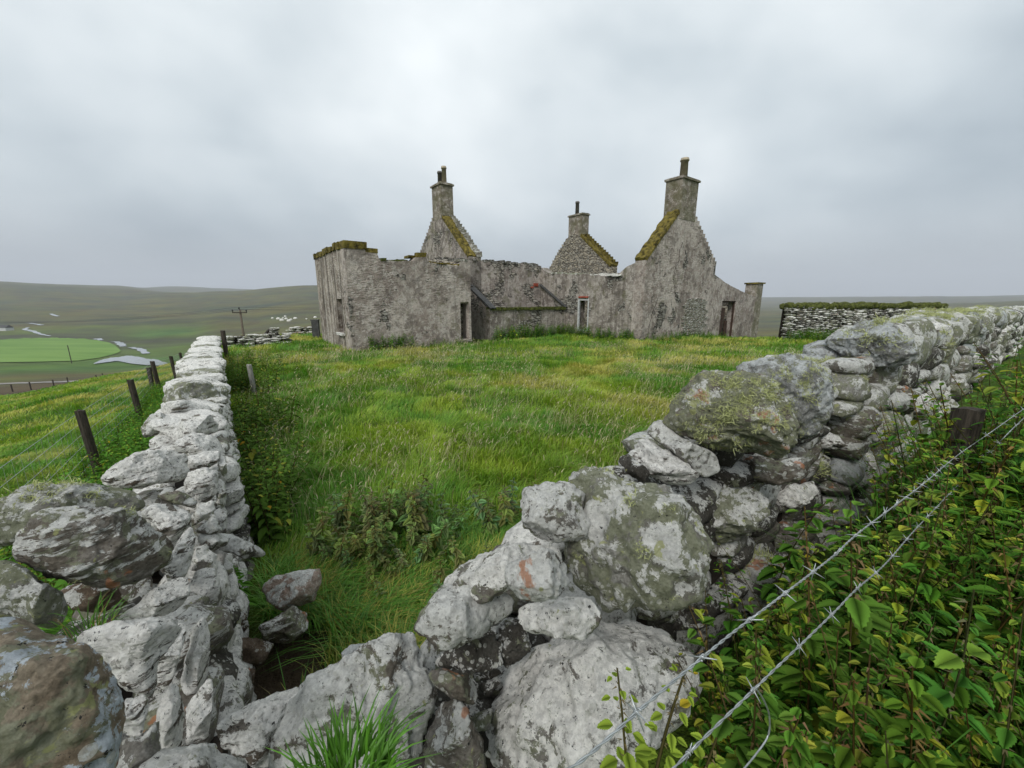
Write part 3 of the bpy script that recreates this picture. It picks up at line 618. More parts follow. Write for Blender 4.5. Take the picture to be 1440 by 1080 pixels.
# gable: bare stones where the render fell, and the long cracks
rg = np.random.default_rng(77); m = MB()
z = 0.15
while z < 2.15:
    s_ = 3.55 + .5 * rg.random() + .6 * max(0, 1 - z / 1.0) * 0; hh = rg.uniform(.05, .11)
    while s_ < 6.2 - .5 * rg.random():
        L_ = rg.uniform(.12, .34)
        cx_ = (s_ + L_ / 2 - 4.9) / 1.45; cz_ = (z - 1.15) / 1.1
        if cx_ * cx_ + cz_ * cz_ < 1 + .25 * rg.random():
            pp = Wg(s_ + L_ / 2, z + hh / 2 + rg.uniform(-.01, .01), -.02); m.box(pp, (L_ * .46, .045 + .02 * rg.random(), hh * .43), HM, .014, rg)
        s_ += L_
    z += hh
o = m.build('exposed_masonry', M['brown'], house); o['label'] = 'patch of bare stones where the harling has fallen'
def crack(pts, wd, seed):
    rg = np.random.default_rng(seed); P = []
    for (a, za), (b, zb) in zip(pts[:-1], pts[1:]):
        n_ = max(2, int(math.hypot(b - a, zb - za) / .08))
        for k in range(n_): t = k / n_; P.append((a + (b - a) * t + rg.normal() * .025, za + (zb - za) * t, wd * rg.uniform(.3, 1.3)))
    m = MB()
    for (a, za, wa), (b, zb, wb) in zip(P[:-1], P[1:]):
        m.add([Wg(a - wa, za, -.004), Wg(a + wa, za, -.004), Wg(b + wb, zb, -.004), Wg(b - wb, zb, -.004)], [(0, 1, 2, 3)])
    return m
mA = crack([(3.05, 5.0), (2.85, 4.6), (2.85, 4.0), (2.5, 3.6), (2.5, 3.1), (2.75, 2.5), (2.7, 2.2)], .022, 1); mB = crack([(1.3, 2.45), (1.15, 2.0), (.85, 1.5), (.65, .8), (.55, .2)], .022, 2)
mA.build('crack', M['soil_shade'], house); mB.build('crack', M['soil_shade'], house)
# ------------------------------------------------------------------ stones
_ico = {}
def ico(n):
    if n not in _ico:
        bm = bmesh.new(); bmesh.ops.create_icosphere(bm, subdivisions=n, radius=1); bm.verts.ensure_lookup_table()
        _ico[n] = (np.array([v.co[:] for v in bm.verts]), np.array([[v.index for v in f.verts] for f in bm.faces])); bm.free()
    return _ico[n]
def roughen(P, c, size, seed, amp=1., layer=None, fine=True):
    """Push the surface in and out: broad lumps, ledges and pits (P absolute, c centre)."""
    d = P - c; L_ = np.linalg.norm(d, axis=1, keepdims=True) + 1e-9; nd = d / L_
    o = seed * 3.17
    a = fbm(P * (1.6 / size) + o, 3, seed) * .032 * size
    r1 = 1 - np.abs(fbm(P * (3.5 / size) + o, 3, seed + 9)); a = a + (np.minimum(r1, .82) - .72) * .075 * size
    if fine: a = a + fbm(P * (11 / size) + o, 3, seed + 5, .7) * .020 * size
    if len(P) > 30000: a = a + fbm(P * (30 / size) + o, 3, seed + 7, .7) * .009 * size
    if layer is not None:                       # bedding: thin beds broken back by different amounts
        q = P @ layer / size * 6.5 + fbm(P * (2.2 / size) + o, 2, seed + 3) * .8; i = np.floor(q).astype(np.int64); t = np.clip((q - i - .72) / .28, 0, 1); j = np.floor(fbm(P * (2.0 / size) + o + 9, 1, seed + 31) * 2).astype(np.int64); a = a + (hsh(i, j * 0, i * 0, seed) * (1 - t) + hsh(i + 1, j * 0, i * 0, seed) * t) * .022 * size
    return P + nd * a[:, None] * amp
def poly_radius(poly, n=256):
    poly = np.array(poly); th = np.linspace(-math.pi, math.pi, n, endpoint=False); Rr = np.full(n, 1e-4)
    for i in range(len(poly)):
        a = poly[i]; b = poly[(i + 1) % len(poly)]; e_ = b - a; dx, dy = np.cos(th), np.sin(th)
        den = dx * e_[1] - dy * e_[0]; den = np.where(np.abs(den) < 1e-9, 1e-9, den)
        t = (a[0] * e_[1] - a[1] * e_[0]) / den; s_ = (a[0] * dy - a[1] * dx) / den
        ok = (t > 0) & (s_ >= -1e-6) & (s_ <= 1 + 1e-6); Rr = np.where(ok & (t > Rr), t, Rr)
    k = np.exp(-.5 * (np.arange(-6, 7) / 2.6) ** 2); k /= k.sum()
    return np.convolve(np.concatenate([Rr[-6:], Rr, Rr[:6]]), k, 'valid')
TOPN = 0
def hero(poly_px, where, T, mat, seed, wall, level=5, amp=1., n=2.45, layer=False, cuts=8, name='stone', label=None, push=0.):
    """A stone with its own outline, standing where its sight line meets the wall: real size, real thickness T (half)."""
    poly_px = np.array(poly_px, float); cpx = poly_px.mean(0)
    c = where(cpx[0], cpx[1]); f = (c - CAM); dist = np.linalg.norm(f); f = f / dist; c = c + f * push
    r_ = np.cross(f, [0, 0, 1]); r_ /= np.linalg.norm(r_); u_ = np.cross(r_, f)
    pl = []
    for x, y in poly_px:
        d = ray(x, y); t = ((c - CAM) @ f) / (d @ f); q = CAM + d * t - c; pl.append((q @ r_, q @ u_))
    pl = np.array(pl); size = math.sqrt(np.ptp(pl[:, 0]) * np.ptp(pl[:, 1])); T = T * size * .92
    Rr = poly_radius(pl); D, Fi = ico(level)
    th = np.arctan2(D[:, 1], D[:, 0]); k = (th + math.pi) / (2 * math.pi) * 256; k0 = np.floor(k).astype(int) % 256; fr = k - np.floor(k); Rt = Rr[k0] * (1 - fr) + Rr[(k0 + 1) % 256] * fr
    rho = np.hypot(D[:, 0], D[:, 1]); t = (rho ** n + np.abs(D[:, 2]) ** n) ** (-1 / n)
    q = np.stack([D[:, 0] * t, D[:, 1] * t, D[:, 2] * t], 1)          # unit shape
    rg = np.random.default_rng(seed)
    for _ in range(cuts):
        nn = np.array([rg.normal() * 1.0, rg.normal() * 1.0, 1.0 if rg.random() < .8 else -1]); nn /= np.linalg.norm(nn)
        h = q @ nn; lim = h.max() * rg.uniform(.62, .88); over = np.maximum(h - lim, 0); q = q - nn * (over * .96)[:, None]
    rr = np.hypot(q[:, 0], q[:, 1]) ; sc = np.where(rho > 1e-6, Rt / 1.0, 0)
    a_ = q[:, 0] * Rt; b_ = q[:, 1] * Rt
    pl_s = .955 if wall is wr else 1.0; Rt = Rt * pl_s; Rr = Rr * pl_s
    # blend radius towards the mean near the centre so faces stay smooth
    m_ = Rr.mean(); w_ = np.clip(rr, 0, 1) ** 1.5; a_ = q[:, 0] * (m_ * (1 - w_) + Rt * w_); b_ = q[:, 1] * (m_ * (1 - w_) + Rt * w_)
    P = c + a_[:, None] * r_ + b_[:, None] * u_ - (q[:, 2] * T)[:, None] * f
    lay = None
    if layer: lay = u_ * math.cos(rg.uniform(-.3, .3)) + r_ * math.sin(rg.uniform(-.4, .4)) if layer is True else (r_ * layer[0] + u_ * layer[1])
    P = roughen(P, c, size, seed, amp * (1 if wall is wr else .8), lay)
    o = mesh(name, P, Fi, M[mat], wall, loc=c)
    if label: o['label'] = label
    return o
def rock_pts(c, dims, rot, seed, level=3, n=3.2, amp=1., layer=None):
    D, Fi = ico(level); t = (np.abs(D) ** n).sum(1) ** (-1 / n); q = D * t[:, None]; rg = np.random.default_rng(seed)
    for _ in range(7):
        nn = rg.normal(size=3); nn /= np.linalg.norm(nn); h = q @ nn; lim = h.max() * rg.uniform(.62, .9); q = q - nn * (np.maximum(h - lim, 0) * .9)[:, None]
    P = (q * np.array(dims)) @ np.asarray(rot).T + c; s_ = float(np.mean(dims)) * 2
    return roughen(P, c, s_, seed, amp * .9, layer, fine=level > 2), Fi
def rotm(az, tilt=0, roll=0):
    return np.array(Matrix.Rotation(az, 3, 'Z') @ Matrix.Rotation(tilt, 3, 'Y') @ Matrix.Rotation(roll, 3, 'X'))
class Merge:
    def __init__(s): s.V = []; s.F = []; s.n = 0; s.mi = []
    def add(s, P, Fi, mi=0): s.V.append(P); s.F.append(Fi + s.n); s.n += len(P); s.mi.append(np.full(len(Fi), mi))
    def build(s, name, mats, parent=None, loc=None):
        if not s.V: return None
        return mesh(name, np.vstack(s.V), np.vstack(s.F), None, parent, loc=loc, mats=mats, midx=np.concatenate(s.mi))

# lichen that stands off the stone: clumps of fine forked ribbons
n = NT('beard_lichen'); c_ = n.mix(n.rng(n.noise(n.vec(), 60, 3), .3, .7), (.33, .36, .13), (.52, .54, .27)); M['lichen'] = n.done(c_)
def lichen(o, n_clumps, seed, r=.02, up=0.2, spread=.35, pts=None):
    """Tufts growing out of stone o, as a sub-part of it."""
    me = o.data; nv = len(me.vertices); co = np.zeros(nv * 3, np.float32); me.vertices.foreach_get('co', co); co = co.reshape(-1, 3)
    no = np.zeros(nv * 3, np.float32); me.vertices.foreach_get('normal', no); no = no.reshape(-1, 3)
    wpos = np.array(o.location) + np.array(o.parent.location if o.parent else (0, 0, 0)); toc = CAM - (co + wpos); toc /= np.linalg.norm(toc, axis=1, keepdims=True)
    rg = np.random.default_rng(seed); score = (no * toc).sum(1) * .5 + no[:, 2] * up + fbm(co * 9 + seed, 2, seed) * spread
    cand = np.argsort(-score)[:max(20, nv // 7)]; V = []; Fs = []
    for _ in range(n_clumps):
        i = rg.choice(cand); base = co[i]; nn = no[i]; R_ = r * rg.uniform(.5, 1.5); m_ = int(26 * (R_ / r) ** 1.5) + 8
        for _ in range(m_):
            off = rg.normal(size=3) * R_ * .8; off -= nn * (off @ nn); p = base + off - nn * .002
            d = nn * .9 + rg.normal(size=3) * .75; d /= np.linalg.norm(d); s_ = np.cross(d, rg.normal(size=3)); s_ /= np.linalg.norm(s_) + 1e-9; L_ = R_ * rg.uniform(.5, 1.25); wd = R_ * .06
            d2 = d + rg.normal(size=3) * .6; d3 = d2 + rg.normal(size=3) * .8; k = len(V)
            p1 = p + d * L_ * .4; p2 = p1 + d2 * L_ * .35; p3 = p2 + d3 * L_ * .25
            V += [p - s_ * wd, p + s_ * wd, p1 - s_ * wd, p1 + s_ * wd, p2 - s_ * wd * .9, p2 + s_ * wd * .9, p3 - s_ * wd * .2, p3 + s_ * wd * .2]
            Fs += [(k, k + 1, k + 3, k + 2), (k + 2, k + 3, k + 5, k + 4), (k + 4, k + 5, k + 7, k + 6)]
    q = mesh('lichen_tuft', np.array(V), np.array(Fs), M['lichen']); q.parent = o; q['kind'] = 'stuff'
    return q

# ================== right-hand wall
wr = empty('dry_stone_wall', (.456, 1.30, 0)); tag(wr, 'broken dry stone wall of big lichened boulders beside the wire fence and nettles', 'stone wall')
ow = lambda off: (lambda x, y: on_wall(x, y, off))
oz = lambda z: (lambda x, y: on_z(x, y, z))
oy = lambda Y: (lambda x, y: on_y(x, y, Y))
HR = [
 # outline, where, half thickness, material, kwargs
 ([(790,668),(802,655),(825,648),(850,649),(880,660),(940,680),(960,695),(985,735),(1000,770),(1000,800),(985,835),(950,858),(900,865),(850,868),(820,850),(797,815),(789,770),(787,720)], ow(.16), .36, 'grey', dict(level=6, n=3.2, cuts=6, label='big upright grey boulder leaning out of the gap, topmost in the broken stretch')),
 ([(729,700),(735,683),(760,676),(795,672),(830,690),(835,760),(790,765),(760,760),(735,745),(728,720)], ow(0), .4, 'mixed', dict()),
 ([(708,800),(720,783),(750,770),(788,768),(806,790),(806,822),(786,842),(755,849),(728,844),(714,822)], ow(.24), .45, 'orange', dict(label='small pale stone blotched with orange lichen')),
 ([(617,817),(640,795),(670,780),(705,765),(745,760),(800,765),(800,800),(760,822),(700,830),(690,843),(672,847),(650,840),(625,828)], ow(.04), .45, 'white', dict(n=2.4, layer=True)),
 ([(577,885),(585,860),(605,835),(625,815),(660,820),(730,830),(745,850),(725,868),(690,885),(660,900),(630,913),(612,911),(598,897)], ow(.06), .45, 'mixed', dict()),
 ([(722,868),(735,848),(790,840),(830,840),(855,865),(840,886),(825,904),(795,898),(770,891),(745,893),(730,884)], ow(.22), .4, 'white', dict()),
 ([(601,934),(625,913),(665,898),(695,888),(712,905),(712,938),(680,948),(650,942),(620,943)], ow(.04), .45, 'dark', dict()),
 ([(696,880),(710,866),(735,868),(745,890),(748,912),(737,932),(712,943),(702,925),(696,900)], ow(.05), .5, 'dark', dict()),
 ([(598,942),(625,940),(660,948),(672,965),(673,985),(665,993),(635,982),(612,967)], ow(.08), .45, 'brown', dict(layer=True)),
 ([(663,948),(705,939),(710,946),(690,955),(668,959)], ow(.04), .5, 'dark', dict(level=4)),
 ([(669,980),(675,962),(700,949),(706,960),(690,977),(674,987)], ow(.06), .5, 'dark', dict(level=4, layer=True)),
 ([(596,1030),(605,1010),(622,985),(640,981),(658,998),(668,1020),(682,1045),(686,1100),(598,1100),(595,1060)], ow(.14), .45, 'brown', dict(layer=False)),
 ([(655,1015),(665,1003),(695,993),(690,1027),(665,1029)], ow(.10), .5, 'grey', dict(level=4)),
 ([(700,960),(725,925),(760,905),(800,893),(860,866),(910,863),(950,885),(985,920),(996,945),(992,985),(968,1005),(940,1030),(885,1062),(850,1110),(700,1120),(675,1070),(670,1015),(685,985)], ow(.22), .33, 'white', dict(level=6, n=3.0, cuts=6, label='largest boulder of the broken end, plastered with white lichen')),
 ([(845,1065),(870,1040),(898,1050),(905,1100),(850,1110)], ow(.26), .5, 'white', dict(level=4)),
 ([(376,1050),(390,1000),(415,973),(430,957),(470,938),(510,911),(545,890),(577,886),(590,903),(602,935),(614,965),(617,990),(604,1020),(592,1060),(570,1100),(400,1105),(376,1080)], oy(.80), .28, 'mixed', dict(level=6, n=3.4, cuts=5, layer=False, label='long sloping slab at the low end of the wall, white on its upper side')),
 ([(303,1018),(325,1000),(355,985),(400,966),(445,960),(440,1000),(400,1045),(385,1080),(345,1074),(312,1052),(298,1030)], oy(.86), .4, 'slab', dict(layer=(0, 1), n=3.6)),
 ([(180,1075),(240,1048),(300,1043),(322,1060),(350,1075),(350,1130),(180,1130)], oy(.62), .5, 'mixed', dict()),
 ([(477,918),(490,907),(518,904),(512,919),(485,931)], oy(1.02), .5, 'bluegrey', dict(level=4)),
 ([(945,680),(985,673),(1030,671),(1065,685),(1084,705),(1079,727),(1060,747),(1038,762),(1015,767),(1000,757),(980,735),(955,705)], ow(.07), .34, 'grey', dict(n=3.4, level=6, label='flat grey wedge stone with a white lichened tip')),
 ([(985,825),(1000,790),(1035,763),(1060,767),(1095,784),(1122,810),(1112,850),(1075,872),(1040,861),(1010,843),(988,834)], ow(.06), .4, 'orange', dict(layer=(.5, .8))),
 ([(925,865),(945,848),(980,836),(1002,845),(1002,865),(985,874),(955,882),(933,880)], ow(.03), .5, 'brown', dict(level=4)),
 ([(945,885),(1000,855),(1060,865),(1082,910),(1055,958),(1000,950),(960,910)], ow(-.02), .4, 'earthy', dict()),
 ([(990,945),(1050,953),(1065,988),(1010,990),(985,965)], ow(.02), .5, 'earthy', dict(level=4)),
 ([(955,985),(1000,1000),(1008,1030),(985,1062),(950,1052),(935,1010)], ow(.10), .5, 'brown', dict(level=4)),
 ([(890,1062),(950,1043),(995,1080),(995,1120),(890,1120)], ow(.20), .5, 'white', dict(level=4)),
 ([(1005,1000),(1060,990),(1100,1030),(1090,1100),(1020,1100)], ow(-.02), .5, 'earthy', dict(level=4)),
 ([(1070,900),(1120,880),(1150,930),(1130,1000),(1080,990)], ow(-.02), .5, 'dark', dict(level=4)),
 # the lichened boulders along the crest
 ([(931,592),(945,562),(958,546),(985,520),(1012,514),(1040,515),(1082,526),(1113,565),(1129,600),(1125,630),(1110,642),(1090,646),(1047,638),(1008,632),(970,618),(940,603)], ow(.12), .42, 'shaggy', dict(level=6, n=2.6, cuts=3, label='rounded crest boulder shaggy with green lichen, pink and grey')),
 ([(1028,515),(1060,503),(1100,497),(1140,503),(1166,528),(1174,558),(1167,592),(1147,613),(1128,622),(1100,605),(1050,545)], ow(.06), .45, 'bluegrey', dict(level=6, n=2.5, cuts=2)),
 ([(1128,505),(1165,500),(1192,504),(1216,520),(1223,545),(1216,572),(1200,587),(1175,587),(1155,560),(1140,525)], ow(.02), .45, 'grey', dict(n=2.5)),
 ([(1011,646),(1025,635),(1060,640),(1110,645),(1134,638),(1138,665),(1130,678),(1100,684),(1060,682),(1030,674),(1016,662)], ow(.13), .42, 'brown', dict()),
 ([(905,608),(920,588),(935,592),(972,625),(1010,638),(1016,668),(990,674),(945,636)], ow(.02), .4, 'mixed', dict(layer=(.5, .85), n=3.2)),
 ([(880,640),(905,612),(940,630),(987,668),(965,684),(930,676),(895,662)], ow(.0), .4, 'slab', dict(layer=(.5, .85), n=3.2)),
 ([(860,646),(885,638),(915,663),(908,680),(880,668)], ow(-.01), .5, 'dark', dict(level=4)),
 ([(1055,692),(1090,688),(1130,678),(1150,670),(1164,685),(1152,702),(1120,717),(1085,724),(1066,704)], ow(.08), .45, 'white', dict()),
 ([(1088,732),(1125,718),(1158,733),(1180,765),(1174,780),(1140,780),(1110,765)], ow(.05), .45, 'white', dict(level=4)),
 ([(1133,702),(1143,685),(1165,678),(1190,681),(1192,705),(1177,737),(1150,735),(1138,716)], ow(.07), .45, 'slab', dict(layer=(.9, .3))),
 ([(1168,722),(1180,710),(1197,705),(1208,718),(1206,742),(1191,764),(1176,758)], ow(.07), .5, 'white', dict(level=4)),
 ([(1080,800),(1120,780),(1167,775),(1184,800),(1172,828),(1140,835),(1095,825)], ow(.08), .45, 'white', dict(level=4)),
 ([(1130,835),(1165,825),(1185,850),(1165,880),(1135,870)], ow(.06), .5, 'bluegrey', dict(level=4)),
 ([(1154,482),(1165,470),(1183,461),(1198,452),(1214,449),(1238,448),(1258,456),(1275,469),(1292,483),(1298,501),(1277,514),(1249,519),(1222,513),(1191,505),(1164,489)], ow(.05), .36, 'bluegrey', dict(level=6, n=3.2, cuts=5, label='pale blue-grey pointed boulder on the crest')),
 ([(1262,458),(1290,446),(1320,442),(1350,447),(1352,475),(1300,480)], ow(.0), .4, 'bluegrey', dict()),
 ([(1292,475),(1305,460),(1330,463),(1343,485),(1336,508),(1318,517),(1300,515),(1291,495)], ow(.08), .45, 'shaggy', dict()),
 ([(1335,445),(1372,441),(1385,452),(1388,478),(1372,494),(1345,490),(1332,470)], ow(.03), .45, 'bluegrey', dict()),
 ([(1370,446),(1395,440),(1412,450),(1421,472),(1412,491),(1390,494),(1375,478)], ow(.03), .45, 'grey', dict()),
 ([(1402,446),(1425,436),(1450,430),(1475,440),(1475,475),(1425,478),(1410,462)], ow(.05), .45, 'bluegrey', dict()),
 ([(1218,530),(1240,521),(1262,533),(1287,550),(1289,577),(1270,592),(1245,583),(1222,562)], ow(.10), .45, 'brown', dict(label='red-brown and white stone under the crest boulders')),
 ([(1230,620),(1250,604),(1287,603),(1298,622),(1291,637),(1255,637),(1233,634)], ow(.14), .45, 'slab', dict()),
 ([(1196,580),(1222,556),(1250,583),(1254,612),(1240,628),(1205,628),(1180,622),(1180,600)], ow(.10), .45, 'mixed', dict(layer=(.7, -.7))),
 ([(1130,614),(1160,606),(1180,612),(1192,627),(1185,632),(1150,632)], ow(.10), .45, 'slab', dict(level=4, layer=(.5, .8))),
 ([(1158,648),(1165,630),(1200,626),(1234,640),(1238,656),(1222,672),(1200,692),(1180,682),(1163,667)], ow(.10), .45, 'white', dict()),
 ([(1122,640),(1150,632),(1168,645),(1170,672),(1140,684),(1124,670)], ow(.06), .45, 'dark', dict(level=4)),
 ([(1225,637),(1260,636),(1288,640),(1292,665),(1268,678),(1240,668)], ow(.12), .45, 'brown', dict(level=4)),
 ([(1188,690),(1215,672),(1250,680),(1245,705),(1210,712)], ow(.09), .45, 'mixed', dict(level=4)),
 ([(1215,700),(1250,690),(1262,715),(1240,735),(1212,728)], ow(.09), .45, 'dark', dict(level=4)),
 ([(1300,548),(1303,535),(1325,526),(1357,529),(1365,545),(1362,557),(1325,558)], ow(.14), .45, 'grey', dict(level=4)),
 ([(1308,518),(1345,509),(1377,504),(1402,499),(1405,510),(1385,517),(1350,526),(1315,528)], ow(.12), .45, 'dark', dict(level=4, layer=True)),
 ([(1303,566),(1340,560),(1352,575),(1348,597),(1312,598)], ow(.18), .45, 'grey', dict(level=4)),
 ([(1368,497),(1390,494),(1405,507),(1390,517),(1372,510)], ow(.12), .45, 'white', dict(level=4)),
 ([(1393,485),(1430,480),(1434,500),(1410,509),(1396,500)], ow(.1), .45, 'white', dict(level=4)),
 ([(1285,600),(1300,590),(1318,600),(1315,625),(1295,632)], ow(.16), .45, 'dark', dict(level=4)),
]
heroes = {}
for i, (pl, wh, T, mt, kw) in enumerate(HR): heroes[i] = hero(pl, wh, T * 1.15, mt, 100 + i, wr, **kw)
lichen(heroes[28], 150, 1, .011, .1); lichen(heroes[29], 80, 2, .012, .8); lichen(heroes[30], 120, 3, .015, .9); lichen(heroes[41], 14, 4, .022, .3); lichen(heroes[0], 10, 5, .011)
for k_, s_ in ((42, 40), (44, 40), (45, 40), (46, 60), (49, 14), (52, 20), (36, 8), (20, 16), (43, 40)): lichen(heroes[k_], s_, 50 + k_, .02, .9 if k_ > 41 else .3)

def crest_r(s): return float(np.interp(s, [-1.3, -.9, -.3, .1, .7, 1.0, 2.0, 4, 18], [-1.25, -1.12, -.95, -.80, -.55, -.38, -.30, -.28, -.30])) + EYE
# hidden heart of the wall: packed earth and small stuff, coloured darker as gap shade
def core(parent, P0, D_, N_, ss, topf, half, offc, zb):
    m = MB(); V = []; Fs = []; k = 0
    for s_ in ss:
        zt = topf(s_)
        for o_, z in ((-half, zb), (-half * .8, zt - .1), (half * .8, zt - .1), (half, zb)):
            q = P0 + D_ * s_ + N_ * (offc + o_); V.append((q[0], q[1], z))
    for i in range(len(ss) - 1):
        for j in range(3): a = 4 * i + j; Fs.append((a, a + 1, a + 5, a + 4))
    Fs += [(0, 1, 2, 3), tuple(4 * (len(ss) - 1) + j for j in (3, 2, 1, 0))]
    m.add(V, Fs); return m.build('core', M['soil_shade'], parent)
core(wr, WA, WD, WN_, list(np.arange(-1.15, 18.1, .25)), lambda s: crest_r(s) - .12, .17, -.10, -.6)['label'] = 'earth and rubble core, darkened as shade between the stones'
# the rest of the stones: both faces and the crest
fill = Merge(); rg = np.random.default_rng(11); fmats = ['mixed', 'grey', 'dark', 'brown', 'white', 'slab', 'bluegrey']
azW = math.atan2(WD[1], WD[0]); nfill = 0; cand = []
for face in (1, -1):
    s = -1.0
    while s < 17.5:
        zt = crest_r(s) - .12; g0 = float(hgt(*(WA + WD * s + WN_ * (.3 * face)))) - .1; z = g0
        L_ = rg.uniform(.22, .46) * (1 if s < 2.5 else 1.5)
        while z < zt:
            h = rg.uniform(.08, .2) * (1 if s < 2.5 else 1.35); sc = .06 * (1 - (z - g0) / 1.5)
            q = WA + WD * (s + rg.uniform(-.08, .08)) + WN_ * (-.10 + face * (.13 + sc) + rg.uniform(-.02, .02) - (.09 if face > 0 and s < 1.7 else 0))
            cand.append((q[0], q[1], z + h / 2, L_ * .56, rg.uniform(.11, .16), h * .62, face, s)); z += h * .93
        s += L_ * .92
for (x, y, z, a, b, c_, face, s) in cand:
    if s > 9 and face < 0: continue
    lv = 3 if s < 5 and face > 0 else 2
    P, Fi = rock_pts(np.array([x, y, z]), (a, b, c_), rotm(azW + rg.uniform(-.15, .15), rg.uniform(-.12, .12)), 500 + nfill, lv); fill.add(P, Fi, int(rg.choice([2, 3, 2, 0])) if (s < 1.7 and face > 0) else int(rg.choice(7, p=[.26, .24, .18, .14, .07, .06, .05]))); nfill += 1  # near outer-face stones mostly dark: crevice shade put into their colour
fo = fill.build('walling_stones', [M[k] for k in fmats], wr); fo['kind'] = 'stuff'
s = 4.2; k = 0
while s < 17.5:
    L_ = rg.uniform(.42, .8); q = WA + WD * s - WN_ * .08; zc = crest_r(s)
    P, Fi = rock_pts(np.array([q[0], q[1], zc - .02]), (L_ * .55, .29, rg.uniform(.17, .24)), rotm(azW + rg.uniform(-.2, .2), rg.uniform(-.1, .1)), 900 + k, 4 if s < 8 else 3, 2.8)
    o = mesh('stone', P, Fi, M[['bluegrey', 'grey', 'mixed', 'grey'][k % 4]], wr, loc=q.tolist() + [zc]); k += 1; s += L_ * .98
    if s < 12: lichen(o, 26, 70 + k, .026, .9)

